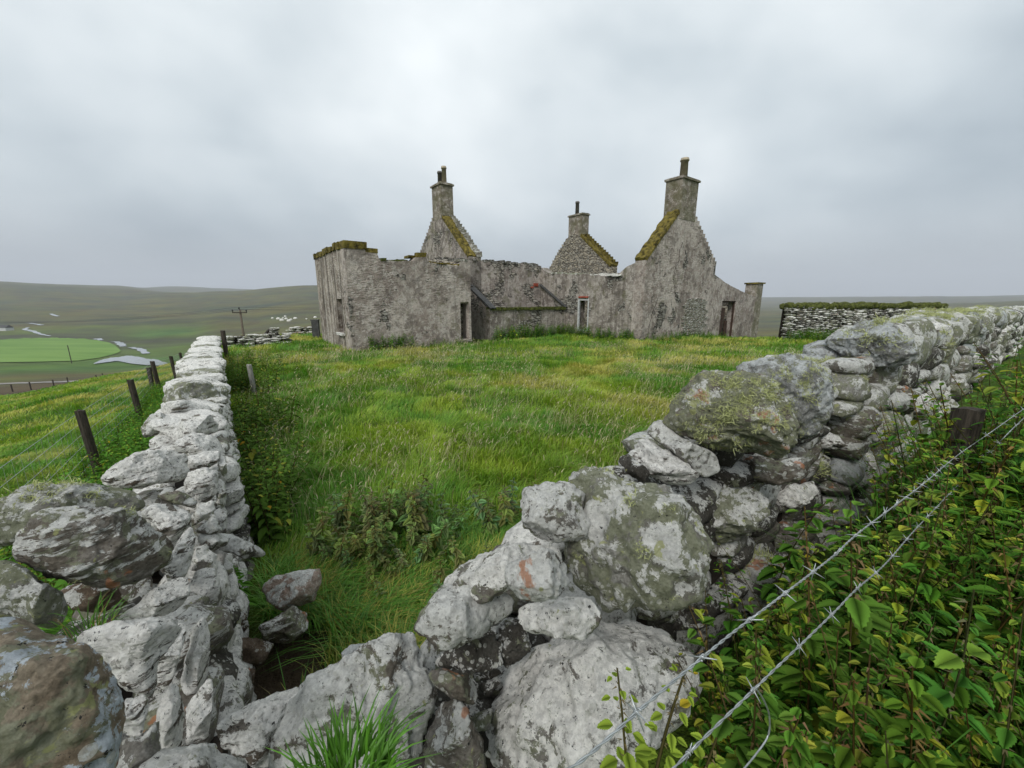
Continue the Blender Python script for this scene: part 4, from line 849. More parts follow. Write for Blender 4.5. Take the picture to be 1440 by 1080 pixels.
# ================== left-hand wall
wlft = empty('dry_stone_wall', (-.5, .9, 0)); tag(wlft, 'white-topped dry stone wall running away beside the sloping field to the ruined cross wall', 'stone wall')
HL = [
 ([(226,566),(235,545),(250,538),(275,535),(296,537),(308,550),(317,572),(313,582),(285,578),(255,568),(230,569)], oz(-1.0), .5, 'grey', dict(label='broad grey cope stone')),
 ([(218,570),(225,565),(260,563),(297,569),(299,577),(280,584),(240,587),(224,581)], oz(-.97), .6, 'slab', dict(layer=(0, 1))),
 ([(197,602),(210,584),(225,579),(240,588),(237,601),(220,613),(204,617)], oz(-1.05), .5, 'mixed', dict()),
 ([(222,612),(240,598),(265,583),(296,582),(310,596),(311,609),(290,611),(255,619),(237,622)], oz(-1.0), .5, 'slab', dict(layer=(.3, 1))),
 ([(228,636),(250,618),(275,606),(301,612),(314,622),(317,641),(290,642),(258,650),(234,641)], oz(-1.0), .5, 'slab', dict(layer=(.2, 1))),
 ([(138,674),(160,652),(190,636),(240,633),(263,641),(267,666),(255,676),(215,681),(195,689),(165,685),(142,677)], oz(-.92), .45, 'slab', dict(layer=(.1, 1), n=3.2, level=6, label='long white split slab jutting out over the field side')),
 ([(260,643),(285,634),(310,632),(308,652),(290,660),(265,665)], oz(-1.0), .5, 'slab', dict(layer=(0, 1))),
 ([(259,682),(265,663),(290,655),(306,660),(308,692),(290,705),(275,704),(261,693)], oz(-1.0), .45, 'slab', dict()),
 ([(219,698),(235,687),(260,692),(279,706),(275,716),(255,710),(235,706)], oz(-.93), .5, 'brown', dict(level=4)),
 ([(198,722),(215,707),(245,705),(266,712),(268,737),(264,762),(245,788),(235,765),(230,748),(205,738)], oz(-.92), .5, 'slab', dict(layer=(.5, .8))),
 ([(266,732),(280,710),(299,702),(304,716),(290,730),(270,741)], oz(-.99), .5, 'white', dict(level=4)),
 ([(272,747),(290,735),(301,722),(307,735),(314,746),(295,753)], oz(-.99), .5, 'mixed', dict(level=4)),
 ([(304,708),(306,670),(316,678),(320,700),(315,714)], oz(-1.08), .6, 'white', dict(level=4)),
 ([(306,655),(309,632),(317,640),(320,665),(314,672)], oz(-1.05), .6, 'white', dict(level=4)),
 ([(303,750),(300,720),(310,712),(318,725),(320,750)], oz(-1.1), .6, 'mixed', dict(level=4)),
 ([(-20,702),(20,686),(50,680),(100,680),(150,682),(190,689),(206,705),(206,719),(185,724),(150,722),(100,720),(60,728),(40,742),(30,765),(0,770),(-40,745)], oz(-.82), .42, 'grey', dict(level=6, n=3.0, label='long green-grey slab furthest to the field, tufted with lichen')),
 ([(22,780),(28,755),(48,722),(80,712),(140,713),(185,721),(215,737),(236,755),(244,772),(239,790),(215,806),(190,819),(150,823),(110,816),(70,806),(35,796)], oz(-.72), .42, 'brown', dict(level=6, n=2.9, cuts=5, layer=(.1, 1), label='big brown-grey boulder spotted with lichen, lying on the corner')),
 ([(240,775),(255,752),(268,738),(275,755),(270,785),(260,815),(240,822),(226,800)], oz(-.93), .5, 'slab', dict(layer=(.6, .3))),
 ([(165,868),(190,850),(215,828),(250,810),(266,810),(264,840),(246,860),(210,872),(180,874)], oz(-.90), .45, 'slab', dict(layer=(.3, 1))),
 ([(-20,790),(10,784),(45,803),(60,820),(94,838),(102,860),(87,884),(40,876),(-20,868)], oz(-.74), .5, 'grey', dict()),
 ([(-40,868),(0,858),(40,870),(85,892),(120,914),(150,945),(167,980),(172,1020),(160,1110),(-40,1110)], oz(-.56), .45, 'crusty', dict(level=6, n=2.8, cuts=4, layer=False, label='huge rough boulder nearest the camera with a pale blue lichen sheet')),
 ([(95,897),(150,875),(200,868),(250,866),(262,880),(240,908),(222,940),(218,985),(170,968),(130,925)], oz(-.78), .45, 'slab', dict(layer=(.7, .5))),
 ([(220,965),(213,930),(233,893),(250,872),(265,878),(258,905),(243,955),(232,970)], oz(-.98), .5, 'slab', dict(layer=(1, .3))),
 ([(222,1060),(220,1000),(240,958),(252,968),(258,1000),(254,1062)], oz(-.98), .5, 'slab', dict(layer=(1, .1))),
 ([(253,965),(262,922),(270,878),(287,866),(295,890),(298,932),(288,967),(262,980)], oz(-1.06), .5, 'slab', dict(layer=(1, .2))),
 ([(258,1052),(263,990),(285,963),(299,948),(300,980),(292,1045),(275,1052)], oz(-1.12), .5, 'slab', dict(layer=(1, .1))),
 ([(280,862),(290,849),(306,853),(311,880),(308,908),(297,924),(288,892)], oz(-1.15), .5, 'white', dict(layer=(1, .1), level=4)),
 ([(260,852),(265,820),(276,803),(302,798),(309,820),(307,847),(291,863),(274,864)], oz(-1.1), .5, 'slab', dict(layer=(.9, .3))),
 ([(163,1025),(175,978),(207,974),(210,1000),(197,1037),(175,1034)], oz(-.84), .5, 'slab', dict(layer=(.9, .4))),
 ([(160,1100),(170,1040),(200,1035),(225,1010),(228,1080),(200,1110)], oz(-.9), .5, 'mixed', dict(level=4)),
 ([(266,802),(274,770),(291,763),(305,771),(308,800),(290,806)], oz(-1.07), .5, 'white', dict(level=4)),
 ([(276,762),(280,750),(305,747),(322,755),(320,766),(300,777),(285,774)], oz(-1.05), .5, 'mixed', dict(level=4)),
 ([(300,750),(325,751),(355,764),(391,785),(376,790),(345,784),(320,777),(300,772)], oz(-1.18), .42, 'mixed', dict(label='flat slab sticking out over the hollow', layer=(.4, .9))),
 ([(290,815),(306,800),(312,830),(308,860),(296,858)], oz(-1.2), .5, 'white', dict(level=4)),
 ([(290,930),(300,905),(304,930),(300,985),(290,990)], oz(-1.25), .5, 'white', dict(level=4)),
 ([(75,835),(120,815),(165,822),(185,850),(150,862),(100,858)], oz(-1.0), .5, 'earthy', dict(level=4)),
 ([(215,800),(245,790),(262,800),(240,815)], oz(-1.0), .5, 'dark', dict(level=4)),
]
hl = {}
for i, (pl, wh, T, mt, kw) in enumerate(HL): hl[i] = hero(pl, wh, T * 1.1, mt, 300 + i, wlft, **kw)
lichen(hl[15], 16, 9, .016, .6); lichen(hl[16], 3, 10, .01)
# cope stones laid across the wall all the way down, and the walling under them
LP0 = np.array([0., 0.]); azL = math.atan2(LD[1], LD[0])
def crest_l(s): return EYE + float(np.interp(s, [0, 1, 4, 6, 8, 12, 18], [-.98, -1.05, -1.06, -1.0, -1.0, -1.1, -1.2]))
s = 4.35; k = 0; rg = np.random.default_rng(21)
while s < 17.2:
    L_ = rg.uniform(.22, .42) * (1 if s < 10 else 1.3); q = LP0 + LD * s + LN_ * (.30 + rg.uniform(-.04, .04)); zc = crest_l(s) + rg.uniform(-.02, .04)
    P, Fi = rock_pts(np.array([q[0], q[1], zc - .05]), (L_ * .6, rg.uniform(.27, .33), rg.uniform(.07, .12)), rotm(azL + rg.uniform(-.2, .2), rg.uniform(-.25, .1)), 1200 + k, 4 if s < 9 else 3, 2.9)
    mesh('stone', P, Fi, M[['slab', 'white', 'slab', 'white', 'grey'][k % 5]], wlft, loc=[q[0], q[1], zc]); k += 1; s += L_ * .93
fill = Merge(); cand = []
for face in (1, -1):
    s = 1.3 if face < 0 else 1.2
    while s < 17.3:
        zt = crest_l(s) - .14; g0 = float(hgt(*(LP0 + LD * s + LN_ * (.3 + .4 * face)))) - .12; z = g0; L_ = rg.uniform(.2, .42)
        while z < zt:
            h = rg.uniform(.06, .16); q = LP0 + LD * (s + rg.uniform(-.06, .06)) + LN_ * (.30 + face * (.15 + .05 * (1 - (z - g0))) + (.09 if face < 0 and s < 3 else 0) + rg.uniform(-.015, .015))
            cand.append((q[0], q[1], z + h / 2, L_ * .56, rg.uniform(.10, .14), h * .6, face, s)); z += h * .93
        s += L_ * .92
for (x, y, z, a, b, c_, face, s) in cand:
    P, Fi = rock_pts(np.array([x, y, z]), (a, b, c_), rotm(azL + rg.uniform(-.15, .15), rg.uniform(-.1, .1)), 1500 + nfill, 3 if s < 4 else 2); fill.add(P, Fi, int(rg.choice(7, p=[.1, .0, .12, .1, .38, .3, 0]))); nfill += 1
fo = fill.build('walling_stones', [M[k] for k in fmats], wlft); fo['kind'] = 'stuff'
core(wlft, LP0, LD, LN_, list(np.arange(.9, 17.4, .4)), lambda s: crest_l(s) - .1, .2, .30, -1.6)['label'] = 'earth and rubble core, darkened as shade between the stones'
# corner heap where the two walls meet
m = Merge(); rg = np.random.default_rng(31)
for k in range(46):
    x = rg.uniform(-1.15, -.15); y = rg.uniform(.25, 1.15); dl = x * LN_[0] + y * LN_[1]
    if dl < .03 and y > .75: continue
    top = EYE - 1.32 + .18 * max(0, dl); z = rg.uniform(.0, 1) ** .5 * (top - .2)
    a = rg.uniform(.07, .14); P, Fi = rock_pts(np.array([x, y, z]), (a, a * .8, a * .5), rotm(rg.uniform(0, 6), rg.uniform(-.3, .3)), 2600 + k, 3); m.add(P, Fi, int(rg.choice(7, p=[.3, .1, .2, .2, .1, .1, 0])))
fo = m.build('corner_rubble', [M[k] for k in fmats], wlft); fo['kind'] = 'stuff'

# ================== stones lying in the yard by the gap: each a thing of its own
def lone(pl, wh, T, mt, seed, label, **kw):
    o = hero(pl, wh, T, mt, seed, None, name='fallen_stone', **kw); tag(o, label, 'stone'); return o
lone([(369,825),(385,811),(420,802),(452,800),(452,822),(441,847),(420,852),(400,857),(378,847)], oz(-1.64), .5, 'pink', 401, 'pinkish granite lump lying in the grass by the hollow', level=5)
lone([(307,870),(315,850),(328,844),(345,863),(352,883),(336,897),(315,895)], oz(-1.66), .5, 'earthy', 402, 'smooth brown stone with a white edge beside the wall foot', level=5)
lone([(362,880),(385,870),(415,851),(436,860),(434,885),(405,907),(372,903)], oz(-1.70), .5, 'brown', 403, 'mottled brown stone half buried below the pinkish granite lump', level=5)
lone([(306,957),(325,943),(360,939),(357,965),(340,987),(315,972)], oz(-1.68), .5, 'earthy', 404, 'flat brown stone at the bottom of the hollow', level=5)
lone([(318,905),(350,895),(385,905),(370,935),(330,938)], oz(-1.72), .5, 'earthy', 405, 'earth-stained stone between the two brown stones of the hollow', level=4)
lone([(321,633),(330,629),(337,634),(337,643),(326,645)], oz(-1.55), .6, 'white', 406, 'small white stone beside the inner wall foot among nettles', level=4)
lone([(325,735),(330,712),(350,706),(362,722),(358,742)], oz(-1.75), .4, 'earthy', 407, 'mossy brown mound of stone in the grass beside the wall', level=4)
# ------------------------------------------------------------------ grass and plants
def leaf_material(name, rough=.55, trans=.3, gloss=.35):
    n = NT(name); c = n.attr(); n.b.inputs['Roughness'].default_value = rough; n.b.inputs['Specular IOR Level'].default_value = gloss
    n.put(c, n.b.inputs['Base Color']); t = n.t.nodes.new('ShaderNodeBsdfTranslucent'); n.put(n.mix(1, c, (1.0, 1.15, .5), 'MULTIPLY'), t.inputs[0])
    m = n.t.nodes.new('ShaderNodeMixShader'); m.inputs[0].default_value = trans; n.L(n.b.outputs[0], m.inputs[1]); n.L(t.outputs[0], m.inputs[2]); n.L(m.outputs[0], n.out.inputs[0]); return n.m
M['grass'] = leaf_material('grass_blades'); M['leaf'] = leaf_material('nettle_leaves', .75, .3, .08)
def blades(P, h, wd, lean, az, col, bend=1.):
    """P (n,3) roots, h heights, wd widths, lean 0..1, az direction, col (n,3) -> V, F(tri), C"""
    n = len(P); d = np.stack([np.cos(az), np.sin(az), np.zeros(n)], 1); s_ = np.stack([-np.sin(az + .6), np.cos(az + .6), np.zeros(n)], 1); up_ = np.array([0, 0, 1.])
    def pt(t): return P + up_ * (h * t * (1 - .35 * lean * t * t))[:, None] + d * (h * lean * t ** (1.3 + bend * .5))[:, None]
    p0, p1, p2, p3 = pt(0), pt(.4), pt(.75), pt(1.0); w2 = wd[:, None] * .5
    V = np.stack([p0 - s_ * w2, p0 + s_ * w2, p1 - s_ * w2 * .9, p1 + s_ * w2 * .9, p2 - s_ * w2 * .6, p2 + s_ * w2 * .6, p3], 1).reshape(-1, 3)
    b = (np.arange(n) * 7)[:, None, None]; T = np.array([[0, 1, 3], [0, 3, 2], [2, 3, 5], [2, 5, 4], [4, 5, 6]])[None]
    C = np.repeat(col[:, None, :], 7, 1)
    return V, (b + T).reshape(-1, 3), C.reshape(-1, 3)
def grass_cols(x, y, rg, lush=0):
    n = len(x); a = n2(x, y, .55, 40, 3); b = n2(x, y, 1.6, 41, 3); c_ = n2(x, y, .22, 42, 2)
    t = np.clip(.5 + .75 * a + .45 * b + rg.normal(size=n) * .16, 0, 1)[:, None]
    g1 = np.array([.115, .27, .026]); g2 = np.array([.33, .43, .045])
    if lush: g1 = np.array([.06, .19, .022]); g2 = np.array([.13, .29, .035])
    col = g1 * (1 - t) + g2 * t
    dry = np.clip((.42 * a + .55 * c_ + .22 * b - .02) * 2.4, 0, 1) * .7 * (1 - lush); pk = np.array([.56, .46, .14])
    col = col * (1 - dry[:, None]) + pk * dry[:, None]
    straw = rg.random(n) < .045 * (1 - lush); col[straw] = np.array([.36, .30, .13]) * rg.uniform(.7, 1.2, (straw.sum(), 1))
    return np.clip(col * rg.uniform(.72, 1.3, (n, 1)), .004, 1)
def house_uv(x, y): a = x + 6.4; b = y - 15.4; return .8 * a + .6 * b, -.6 * a + .8 * b
def in_house(x, y):
    u, v = house_uv(x, y); return ((u > 0) & (u < 7.3) & (v > 0) & (v < 5.6)) | ((u > 5.5) & (u < 20.1) & (v > 3) & (v < 9.9)) | ((u > 12.6) & (u < 20) & (v > -4.6) & (v < 3.2)) | ((u > 7.1) & (u < 12.7) & (v > .7) & (v < 3.2)) | ((u > 19.3) & (u < 26.4) & (v > -4.6) & (v < 0))
def sdist(x, y):
    dR = (x - WA[0]) * WN_[0] + (y - WA[1]) * WN_[1]; dL = x * LN_[0] + y * LN_[1]; sL = x * LD[0] + y * LD[1]; return dR, dL, sL
def scatter(n, r0, r1, az0, az1, rg, pw=1.):
    r = (r0 ** pw + (r1 ** pw - r0 ** pw) * rg.random(n)) ** (1 / pw); az = np.radians(rg.uniform(az0, az1, n)); return r * np.sin(az), r * np.cos(az), r
def grass(name, n_tuft, per, r0, r1, az0, az1, keep, hfun, seed, label=None, lush=0, wmul=1., pw=1., spread=.05, lean=.55):
    rg = np.random.default_rng(seed); x, y, r = scatter(n_tuft, r0, r1, az0, az1, rg, pw); k = keep(x, y); x, y, r = x[k], y[k], r[k]
    sp = spread * (1 + r / 12); X = np.repeat(x, per) + rg.normal(size=len(x) * per) * np.repeat(sp, per); Y = np.repeat(y, per) + rg.normal(size=len(x) * per) * np.repeat(sp, per)
    k = keep(X, Y); cx, cy = np.repeat(x, per)[k], np.repeat(y, per)[k]; X, Y = X[k], Y[k]; rr = np.hypot(X, Y); n = len(X)
    az = np.arctan2(Y - cy, X - cx) + rg.normal(size=n) * .7; comb = n2(X, Y, .6, 55, 2) * 5; az = np.where(rg.random(n) < .55, comb, az)
    h = hfun(X, Y, rr) * rg.uniform(.55, 1.25, n) * (1 + .35 * n2(X, Y, 1.3, 57, 2)); wd = (.0035 + .00105 * rr) * rg.uniform(.7, 1.3, n) * wmul
    Z = hgt(X, Y); P = np.stack([X, Y, Z - .01], 1); col = grass_cols(X, Y, rg, lush)
    V, Fi, C = blades(P, h, wd, np.clip(rg.normal(lean, .25, n), .1, 1.3), az, col)
    o = mesh(name, V, Fi, M['grass'], col=C); tag(o, kind='stuff'); return o
yard_keep = lambda x, y: (((x + 1.25) / .26) ** 2 + ((y - 1.62) / .38) ** 2 > 1) & (sdist(x, y)[0] < -.28) & (sdist(x, y)[1] < -.02) & ~in_house(x, y)
hy = lambda x, y, r: .05 + .05 * np.clip(n2(x, y, .7, 60, 2) + .6, 0, 1.6) + .12 * np.clip(n2(x, y, 2.2, 63, 2) - .15, 0, 1) + .004 * np.clip(r, 0, 20) + .09 * sm((3.4 - r) / 1.2)
YG1 = grass('yard_grass', 9000, 14, .9, 6, -42, 60, yard_keep, hy, 1, pw=1.3, spread=.035)
YG2 = grass('yard_grass', 11000, 12, 5, 13, -42, 60, yard_keep, hy, 2, pw=1.2, spread=.06)
YG3 = grass('yard_grass', 9000, 11, 12, 30, -40, 52, yard_keep, hy, 3, pw=1.1, spread=.09)
field_keep = lambda x, y: (sdist(x, y)[1] > .75) & (sdist(x, y)[2] > -1.2)
hf = lambda x, y, r: .05 + .04 * np.clip(n2(x, y, .5, 61, 2) + .6, 0, 1.6) + .0035 * np.clip(r, 0, 30) + .12 * sm((2.1 - sdist(x, y)[1]) / .8)
grass('field_grass', 7000, 12, 1.5, 12, -66, -36, field_keep, hf, 4, pw=1.1, spread=.06)
grass('field_grass', 7500, 11, 11, 44, -64, -33, field_keep, hf, 5, pw=1.0, spread=.12)
# long lush grass in the hollow by the gap and round the near weeds
hl_keep = lambda x, y: yard_keep(x, y) & (((x + .7) ** 2 / 1.3 + (y - 2.2) ** 2 / 1.6) < 1) & ~(((x + .85) ** 2 + (y - 1.55) ** 2) < .03)
grass('lush_grass', 1500, 26, 1.0, 3.0, -60, 10, hl_keep, lambda x, y, r: .20 + 0 * x, 6, lush=1, wmul=1.25, spread=.03, lean=.95)
# seed heads over the yard: thin straw stalks with a nodding head
rg = np.random.default_rng(8); x, y, r = scatter(11000, 2.4, 18, -36, 45, rg, 1.0); k = yard_keep(x, y) & (n2(x, y, .5, 71, 2) > -.05); x, y, r = x[k], y[k], r[k]; n_ = len(x)
P = np.stack([x, y, hgt(x, y)], 1); V, Fi, C = blades(P, rg.uniform(.2, .36, n_), .0022 + .0005 * r, rg.uniform(.2, .9, n_), rg.uniform(0, 6.28, n_), np.array([.46, .41, .24]) * rg.uniform(.7, 1.25, (n_, 1)))
tips = V.reshape(-1, 7, 3)[:, 6]; P2 = tips; V2, F2, C2 = blades(P2, rg.uniform(.03, .07, n_), .005 + .0009 * r, rg.uniform(.8, 1.6, n_), rg.uniform(0, 6.28, n_), np.array([.50, .43, .28]) * rg.uniform(.7, 1.25, (n_, 1)))
o = mesh('seeding_grass', np.vstack([V, V2]), np.vstack([Fi, F2 + len(V)]), M['grass'], col=np.vstack([C, C2])); tag(o, kind='stuff')

def leaf_geo(L_, W_, serr=True):
    T = [0, .1, .22, .36, .5, .64, .78, .9, 1.0]; Hw = [.0, .55, .9, 1.0, .92, .74, .5, .25, 0]; V = []; Fs = []
    for i, (t, hw) in enumerate(zip(T, Hw)):
        z = -.38 * t * t * L_; V.append((0, t * L_, z))
    m = len(T)
    for sgn in (-1, 1):
        for i, (t, hw) in enumerate(zip(T, Hw)):
            if 0 < i < m - 1: V.append((sgn * hw * W_ * .5 * (1.0 if not serr else 1), (t + (.03 if serr else 0)) * L_, -.38 * t * t * L_ + .07 * hw * W_))
    def side(sg, i): return m + (0 if sg < 0 else m - 2) + i - 1
    for sg in (-1, 1):
        for i in range(m - 1):
            a, b = i, i + 1
            if i == 0: f = (a, b, side(sg, 1))
            elif i == m - 2: f = (a, b, side(sg, i))
            else: Fs.append((a, b, side(sg, i + 1))); f = (a, side(sg, i + 1), side(sg, i))
            Fs.append(f)
    if serr:                                     # teeth along the edge
        for sg in (-1, 1):
            for i in range(1, m - 2):
                a, b = side(sg, i), side(sg, i + 1); pa, pb = np.array(V[a]), np.array(V[b]); q = pa * .35 + pb * .65 + np.array([sg * .07 * W_, .03 * L_, 0]); V.append(tuple(q)); Fs.append((a, b, len(V) - 1))
    return np.array(V), np.array(Fs)
LEAF = leaf_geo(1., .62); LEAFLO = (np.array([(0, 0, 0), (.27, .3, .05), (-.27, .3, .05), (.2, .62, 0), (-.2, .62, 0), (0, 1, -.25), (0, .45, -.05)]), np.array([(0, 1, 6), (0, 6, 2), (1, 3, 6), (2, 6, 4), (6, 3, 5), (6, 5, 4)]))
def nettle(seed, h=.8, lo=False, pale=.3, grey=0., ls=1.):
    """One nettle: square stem, opposite toothed leaves getting smaller to a seeding top. -> V, F, C"""
    rg = np.random.default_rng(seed); LV, LF = LEAFLO if lo else LEAF; V = []; Fs = []; C = []; n_ = 0
    curve = rg.normal(size=2) * .12; node = 0; z = .10 * h; base = np.array([.088, .21, .026]) * (1 - grey) + np.array([.22, .33, .12]) * grey
    stem = []
    for t in np.linspace(0, 1, 7): stem.append((curve[0] * h * t * t, curve[1] * h * t * t, h * t))
    stem = np.array(stem); sc = np.array([.10, .085, .03])
    for i in range(6):
        wv = .004 * (1 - .6 * i / 6); a, b = stem[i], stem[i + 1]
        V += [a + [wv, 0, 0], a + [-wv * .5, wv, 0], a + [-wv * .5, -wv, 0], b + [wv * .8, 0, 0], b + [-wv * .4, wv * .8, 0], b + [-wv * .4, -wv * .8, 0]]
        Fs += [(n_, n_ + 1, n_ + 4), (n_, n_ + 4, n_ + 3), (n_ + 1, n_ + 2, n_ + 5), (n_ + 1, n_ + 5, n_ + 4), (n_ + 2, n_, n_ + 3), (n_ + 2, n_ + 3, n_ + 5)]; n_ += 6; C += [sc] * 6
    while z < h:
        t = z / h; p = np.array([np.interp(t, np.linspace(0, 1, 7), stem[:, k]) for k in range(3)]); L_ = (.085 * (1 - t) ** .7 + .022) * rg.uniform(.8, 1.25) * ls
        a0 = node * math.pi / 2 + rg.normal() * .25
        for sgn in (0, math.pi):
            a = a0 + sgn + rg.normal() * .15; tilt = rg.uniform(-.5, .4) - .2 + .5 * t; q = LV * L_ * rg.uniform(.85, 1.15); q = q + np.array([0, .014, 0]); ct, st = math.cos(tilt), math.sin(tilt)
            q = np.stack([q[:, 0], q[:, 1] * ct - q[:, 2] * st, q[:, 1] * st + q[:, 2] * ct], 1); ca, sa = math.cos(a), math.sin(a); q = np.stack([q[:, 0] * ca - q[:, 1] * sa, q[:, 0] * sa + q[:, 1] * ca, q[:, 2]], 1) + p
            r_ = rg.random(); c_ = base * rg.uniform(.8, 1.3)
            if r_ < pale * (.35 + t): c_ = np.array([.28, .38, .045]) * rg.uniform(.75, 1.15)
            if r_ > 1 - .05 * pale: c_ = np.array([.48, .36, .03]) * rg.uniform(.7, 1.1)
            if grey and r_ < .5: c_ = np.array([.15, .19, .08]) * rg.uniform(.8, 1.2)
            V += list(q); Fs += [tuple(int(i) + n_ for i in f) for f in LF]; C += [c_] * len(q); n_ += len(q)
        if t > .62 and not lo:                       # seed strings in the axils
            for k in range(3):
                a = rg.uniform(0, 6.28); d = np.array([math.cos(a), math.sin(a), -.5]) * .03 * ls; pp = p + d * .3; qq = p + d; s_ = np.array([-math.sin(a), math.cos(a), 0]) * .0035 * ls
                V += [pp - s_, pp + s_, qq]; Fs.append((n_, n_ + 1, n_ + 2)); C += [np.array([.19, .15, .07])] * 3; n_ += 3
        z += h * (.075 - .03 * t) * rg.uniform(.8, 1.2); node += 1
    return np.array(V, float), np.array(Fs), np.array(C)
def plant_mass(name, protos, P, scale, rg, tint=None, kind='stuff', mat='leaf', tilt=.18):
    Vs, Fs, Cs, n_ = [], [], [], 0
    for i, p in enumerate(P):
        V, Fi, C = protos[rg.integers(len(protos))]; R_ = rotm(rg.uniform(0, 6.28), rg.normal() * tilt, rg.normal() * tilt); Vs.append(V @ R_.T * scale[i] + p); Fs.append(Fi + n_); n_ += len(V); Cs.append(C * (rg.uniform(.75, 1.3) * np.array([rg.uniform(.8, 1.35), 1, rg.uniform(.7, 1.3)])) if tint is None else C * tint[i])
    o = mesh(name, np.vstack(Vs), np.vstack(Fs), M[mat], col=np.clip(np.vstack(Cs), .003, 1), smooth=False)
    if kind: tag(o, kind=kind)
    return o
NET = [nettle(i, .9, pale=(.05, .5, .15, .3, .1, .7, .2, .35, .1, .3)[i], ls=(1.05, .7, .9, .6, 1.0, .75, .85, .65, .95, .6)[i]) for i in range(10)]; NETLO = [nettle(20 + i, .9, lo=True, pale=(.1, .5, .3, .4, .2)[i], ls=(1.1, .7, .9, .8, 1.0)[i]) for i in range(5)]
NETG = [nettle(40 + i, .5, pale=.05, grey=.75) for i in range(5)]; NETD = [nettle(60 + i, .55, lo=True, pale=.12) for i in range(5)]
def top_limit(x, y):
    sR = (x - WA[0]) * WD[0] + (y - WA[1]) * WD[1]; dR = (x - WA[0]) * WN_[0] + (y - WA[1]) * WN_[1]
    return EYE + np.interp(sR, [-.6, -.1, .4, 1.0, 2, 3, 6, 12], [-1.02, -.80, -.70, -.60, -.42, -.36, -.26, -.2]) + .06 * np.clip(dR - .6, -.3, 4)
rg = np.random.default_rng(12)
def nettle_bed(name, n, s0, s1, d0, d1, protos, seed, cam_clear=.62):
    rg = np.random.default_rng(seed); s = rg.uniform(s0, s1, n); d = rg.uniform(d0, d1, n)
    Q = WA + s[:, None] * WD + d[:, None] * WN_; x, y = Q[:, 0], Q[:, 1]; k = np.hypot(x, y) > cam_clear
    k &= ~((s < .25) & (d < .34)) & ((x / np.maximum(y, .05) > .62) | (s > .0))
    k &= ~((d < .20) & (rg.random(n) < .5)); x, y = x[k], y[k]; z = hgt(x, y); top = top_limit(x, y) * 1.0 + rg.normal(size=len(x)) * .12 - .03; dd = (x - WA[0]) * WN_[0] + (y - WA[1]) * WN_[1]
    top = np.minimum(top, EYE - 3.0 * np.maximum(.78 - dd, .0) - .02 * (dd > .78)); sq = (x - WA[0]) * WD[0] + (y - WA[1]) * WD[1]; top = np.where((sq > .25) & (sq < 1.25) & (dd > .5) & (dd < .95), np.minimum(top, EYE - .55), top); kk = (top - z > .18) & ~((np.hypot(x - 1.66, y - 1.35) < .14)); x, y, z, top = x[kk], y[kk], z[kk], top[kk]
    sc = np.clip((top - z) / .9, .25, 1.5); P = np.stack([x, y, z], 1); return plant_mass(name, protos, P, sc, rg)
nettle_bed('nettle_bed', 1300, -.25, 2.6, .24, 2.2, NET, 13)
grass('bank_grass', 260, 14, .8, 4.5, 38, 66, lambda x, y: (sdist(x, y)[0] > .55), lambda x, y, r: .75 + 0 * x, 77, lush=1, wmul=1.4, spread=.05, lean=.5)
nettle_bed('nettle_bed', 900, 2.2, 12, .30, 6.0, NETLO, 14)
nettle_bed('nettle_bed', 420, -.9, 3.0, 1.6, 5.0, NETLO, 15)
# nettles that stand out singly
def single(seed, px, py, where, h, label, pale=.3, scale=1.):
    c = where(px, py); V, Fi, C = nettle(seed, h, pale=pale, ls=scale); z = c[2] - h * .96
    o = mesh('nettle', V * [1, 1, 1] + np.array([c[0], c[1], z]), Fi, M['leaf'], col=C, smooth=False, loc=[c[0], c[1], z]); tag(o, label, 'plant', 'single nettles about the walls'); return o
single(201, 1112, 705, ow(.27), .50, 'nettle with two broad dark leaves poking from the gap in the wall', 0)
single(202, 1095, 755, ow(.36), .55, 'thin yellowing nettle in front of the red-blotched stone', .9, .55)
single(203, 1140, 770, ow(.40), .5, 'yellow-green seeding nettle before the white stones', .8, .6)
single(204, 928, 965, oy(.42), .30, 'small reddish nettle sprig in front of the largest white boulder', .9, .28)
single(205, 905, 1030, oy(.40), .35, 'short nettle at the bottom edge below the reddish sprig', .6, .4)
single(206, 975, 1045, oy(.42), .35, 'short pale nettle beside the lower wire end', .7, .4)
single(207, 1290, 640, ow(.48), .45, 'nettle with yellow leaves against the wall face below the crest', .7, .7)
single(208, 335, 790, oz(-1.5), .35, 'dark nettle growing in the hollow under the flat slab', .0, .7)
single(209, 318, 782, oz(-1.5), .30, 'small nettle tucked beside the wall under the flat slab', .05, .7)
# nettles and weeds inside the yard
def clump(name, n, cx, cy, rx, ry, protos, seed, s0, s1, keep=yard_keep, zoff=0, tint=None):
    rg = np.random.default_rng(seed); a = rg.uniform(0, 6.28, n); q = np.sqrt(rg.random(n)); x = cx + rx * q * np.cos(a); y = cy + ry * q * np.sin(a); k = keep(x, y); x, y, q = x[k], y[k], q[k]
    P = np.stack([x, y, hgt(x, y) + zoff], 1); return plant_mass(name, protos, P, (s0 + (s1 - s0) * rg.random(len(x))) * (1.1 - .5 * q ** 2), rg, tilt=.25)
clump('nettle_clump', 80, -1.0, 2.8, .62, .45, NETG, 21, .6, 1.2)
clump('nettle_clump', 16, -.55, 2.3, .45, .25, NETG, 22, .5, .8)
clump('nettle_clump', 12, -.05, 3.0, .25, .3, NETG, 23, .7, 1.0)
rg = np.random.default_rng(24); n_ = 340; s = 3.3 + 11 * rg.random(n_) ** 1.1; d = -.05 - np.abs(rg.normal(size=n_)) * (.08 + .065 * (s - 3)); Q = s[:, None] * LD + d[:, None] * LN_
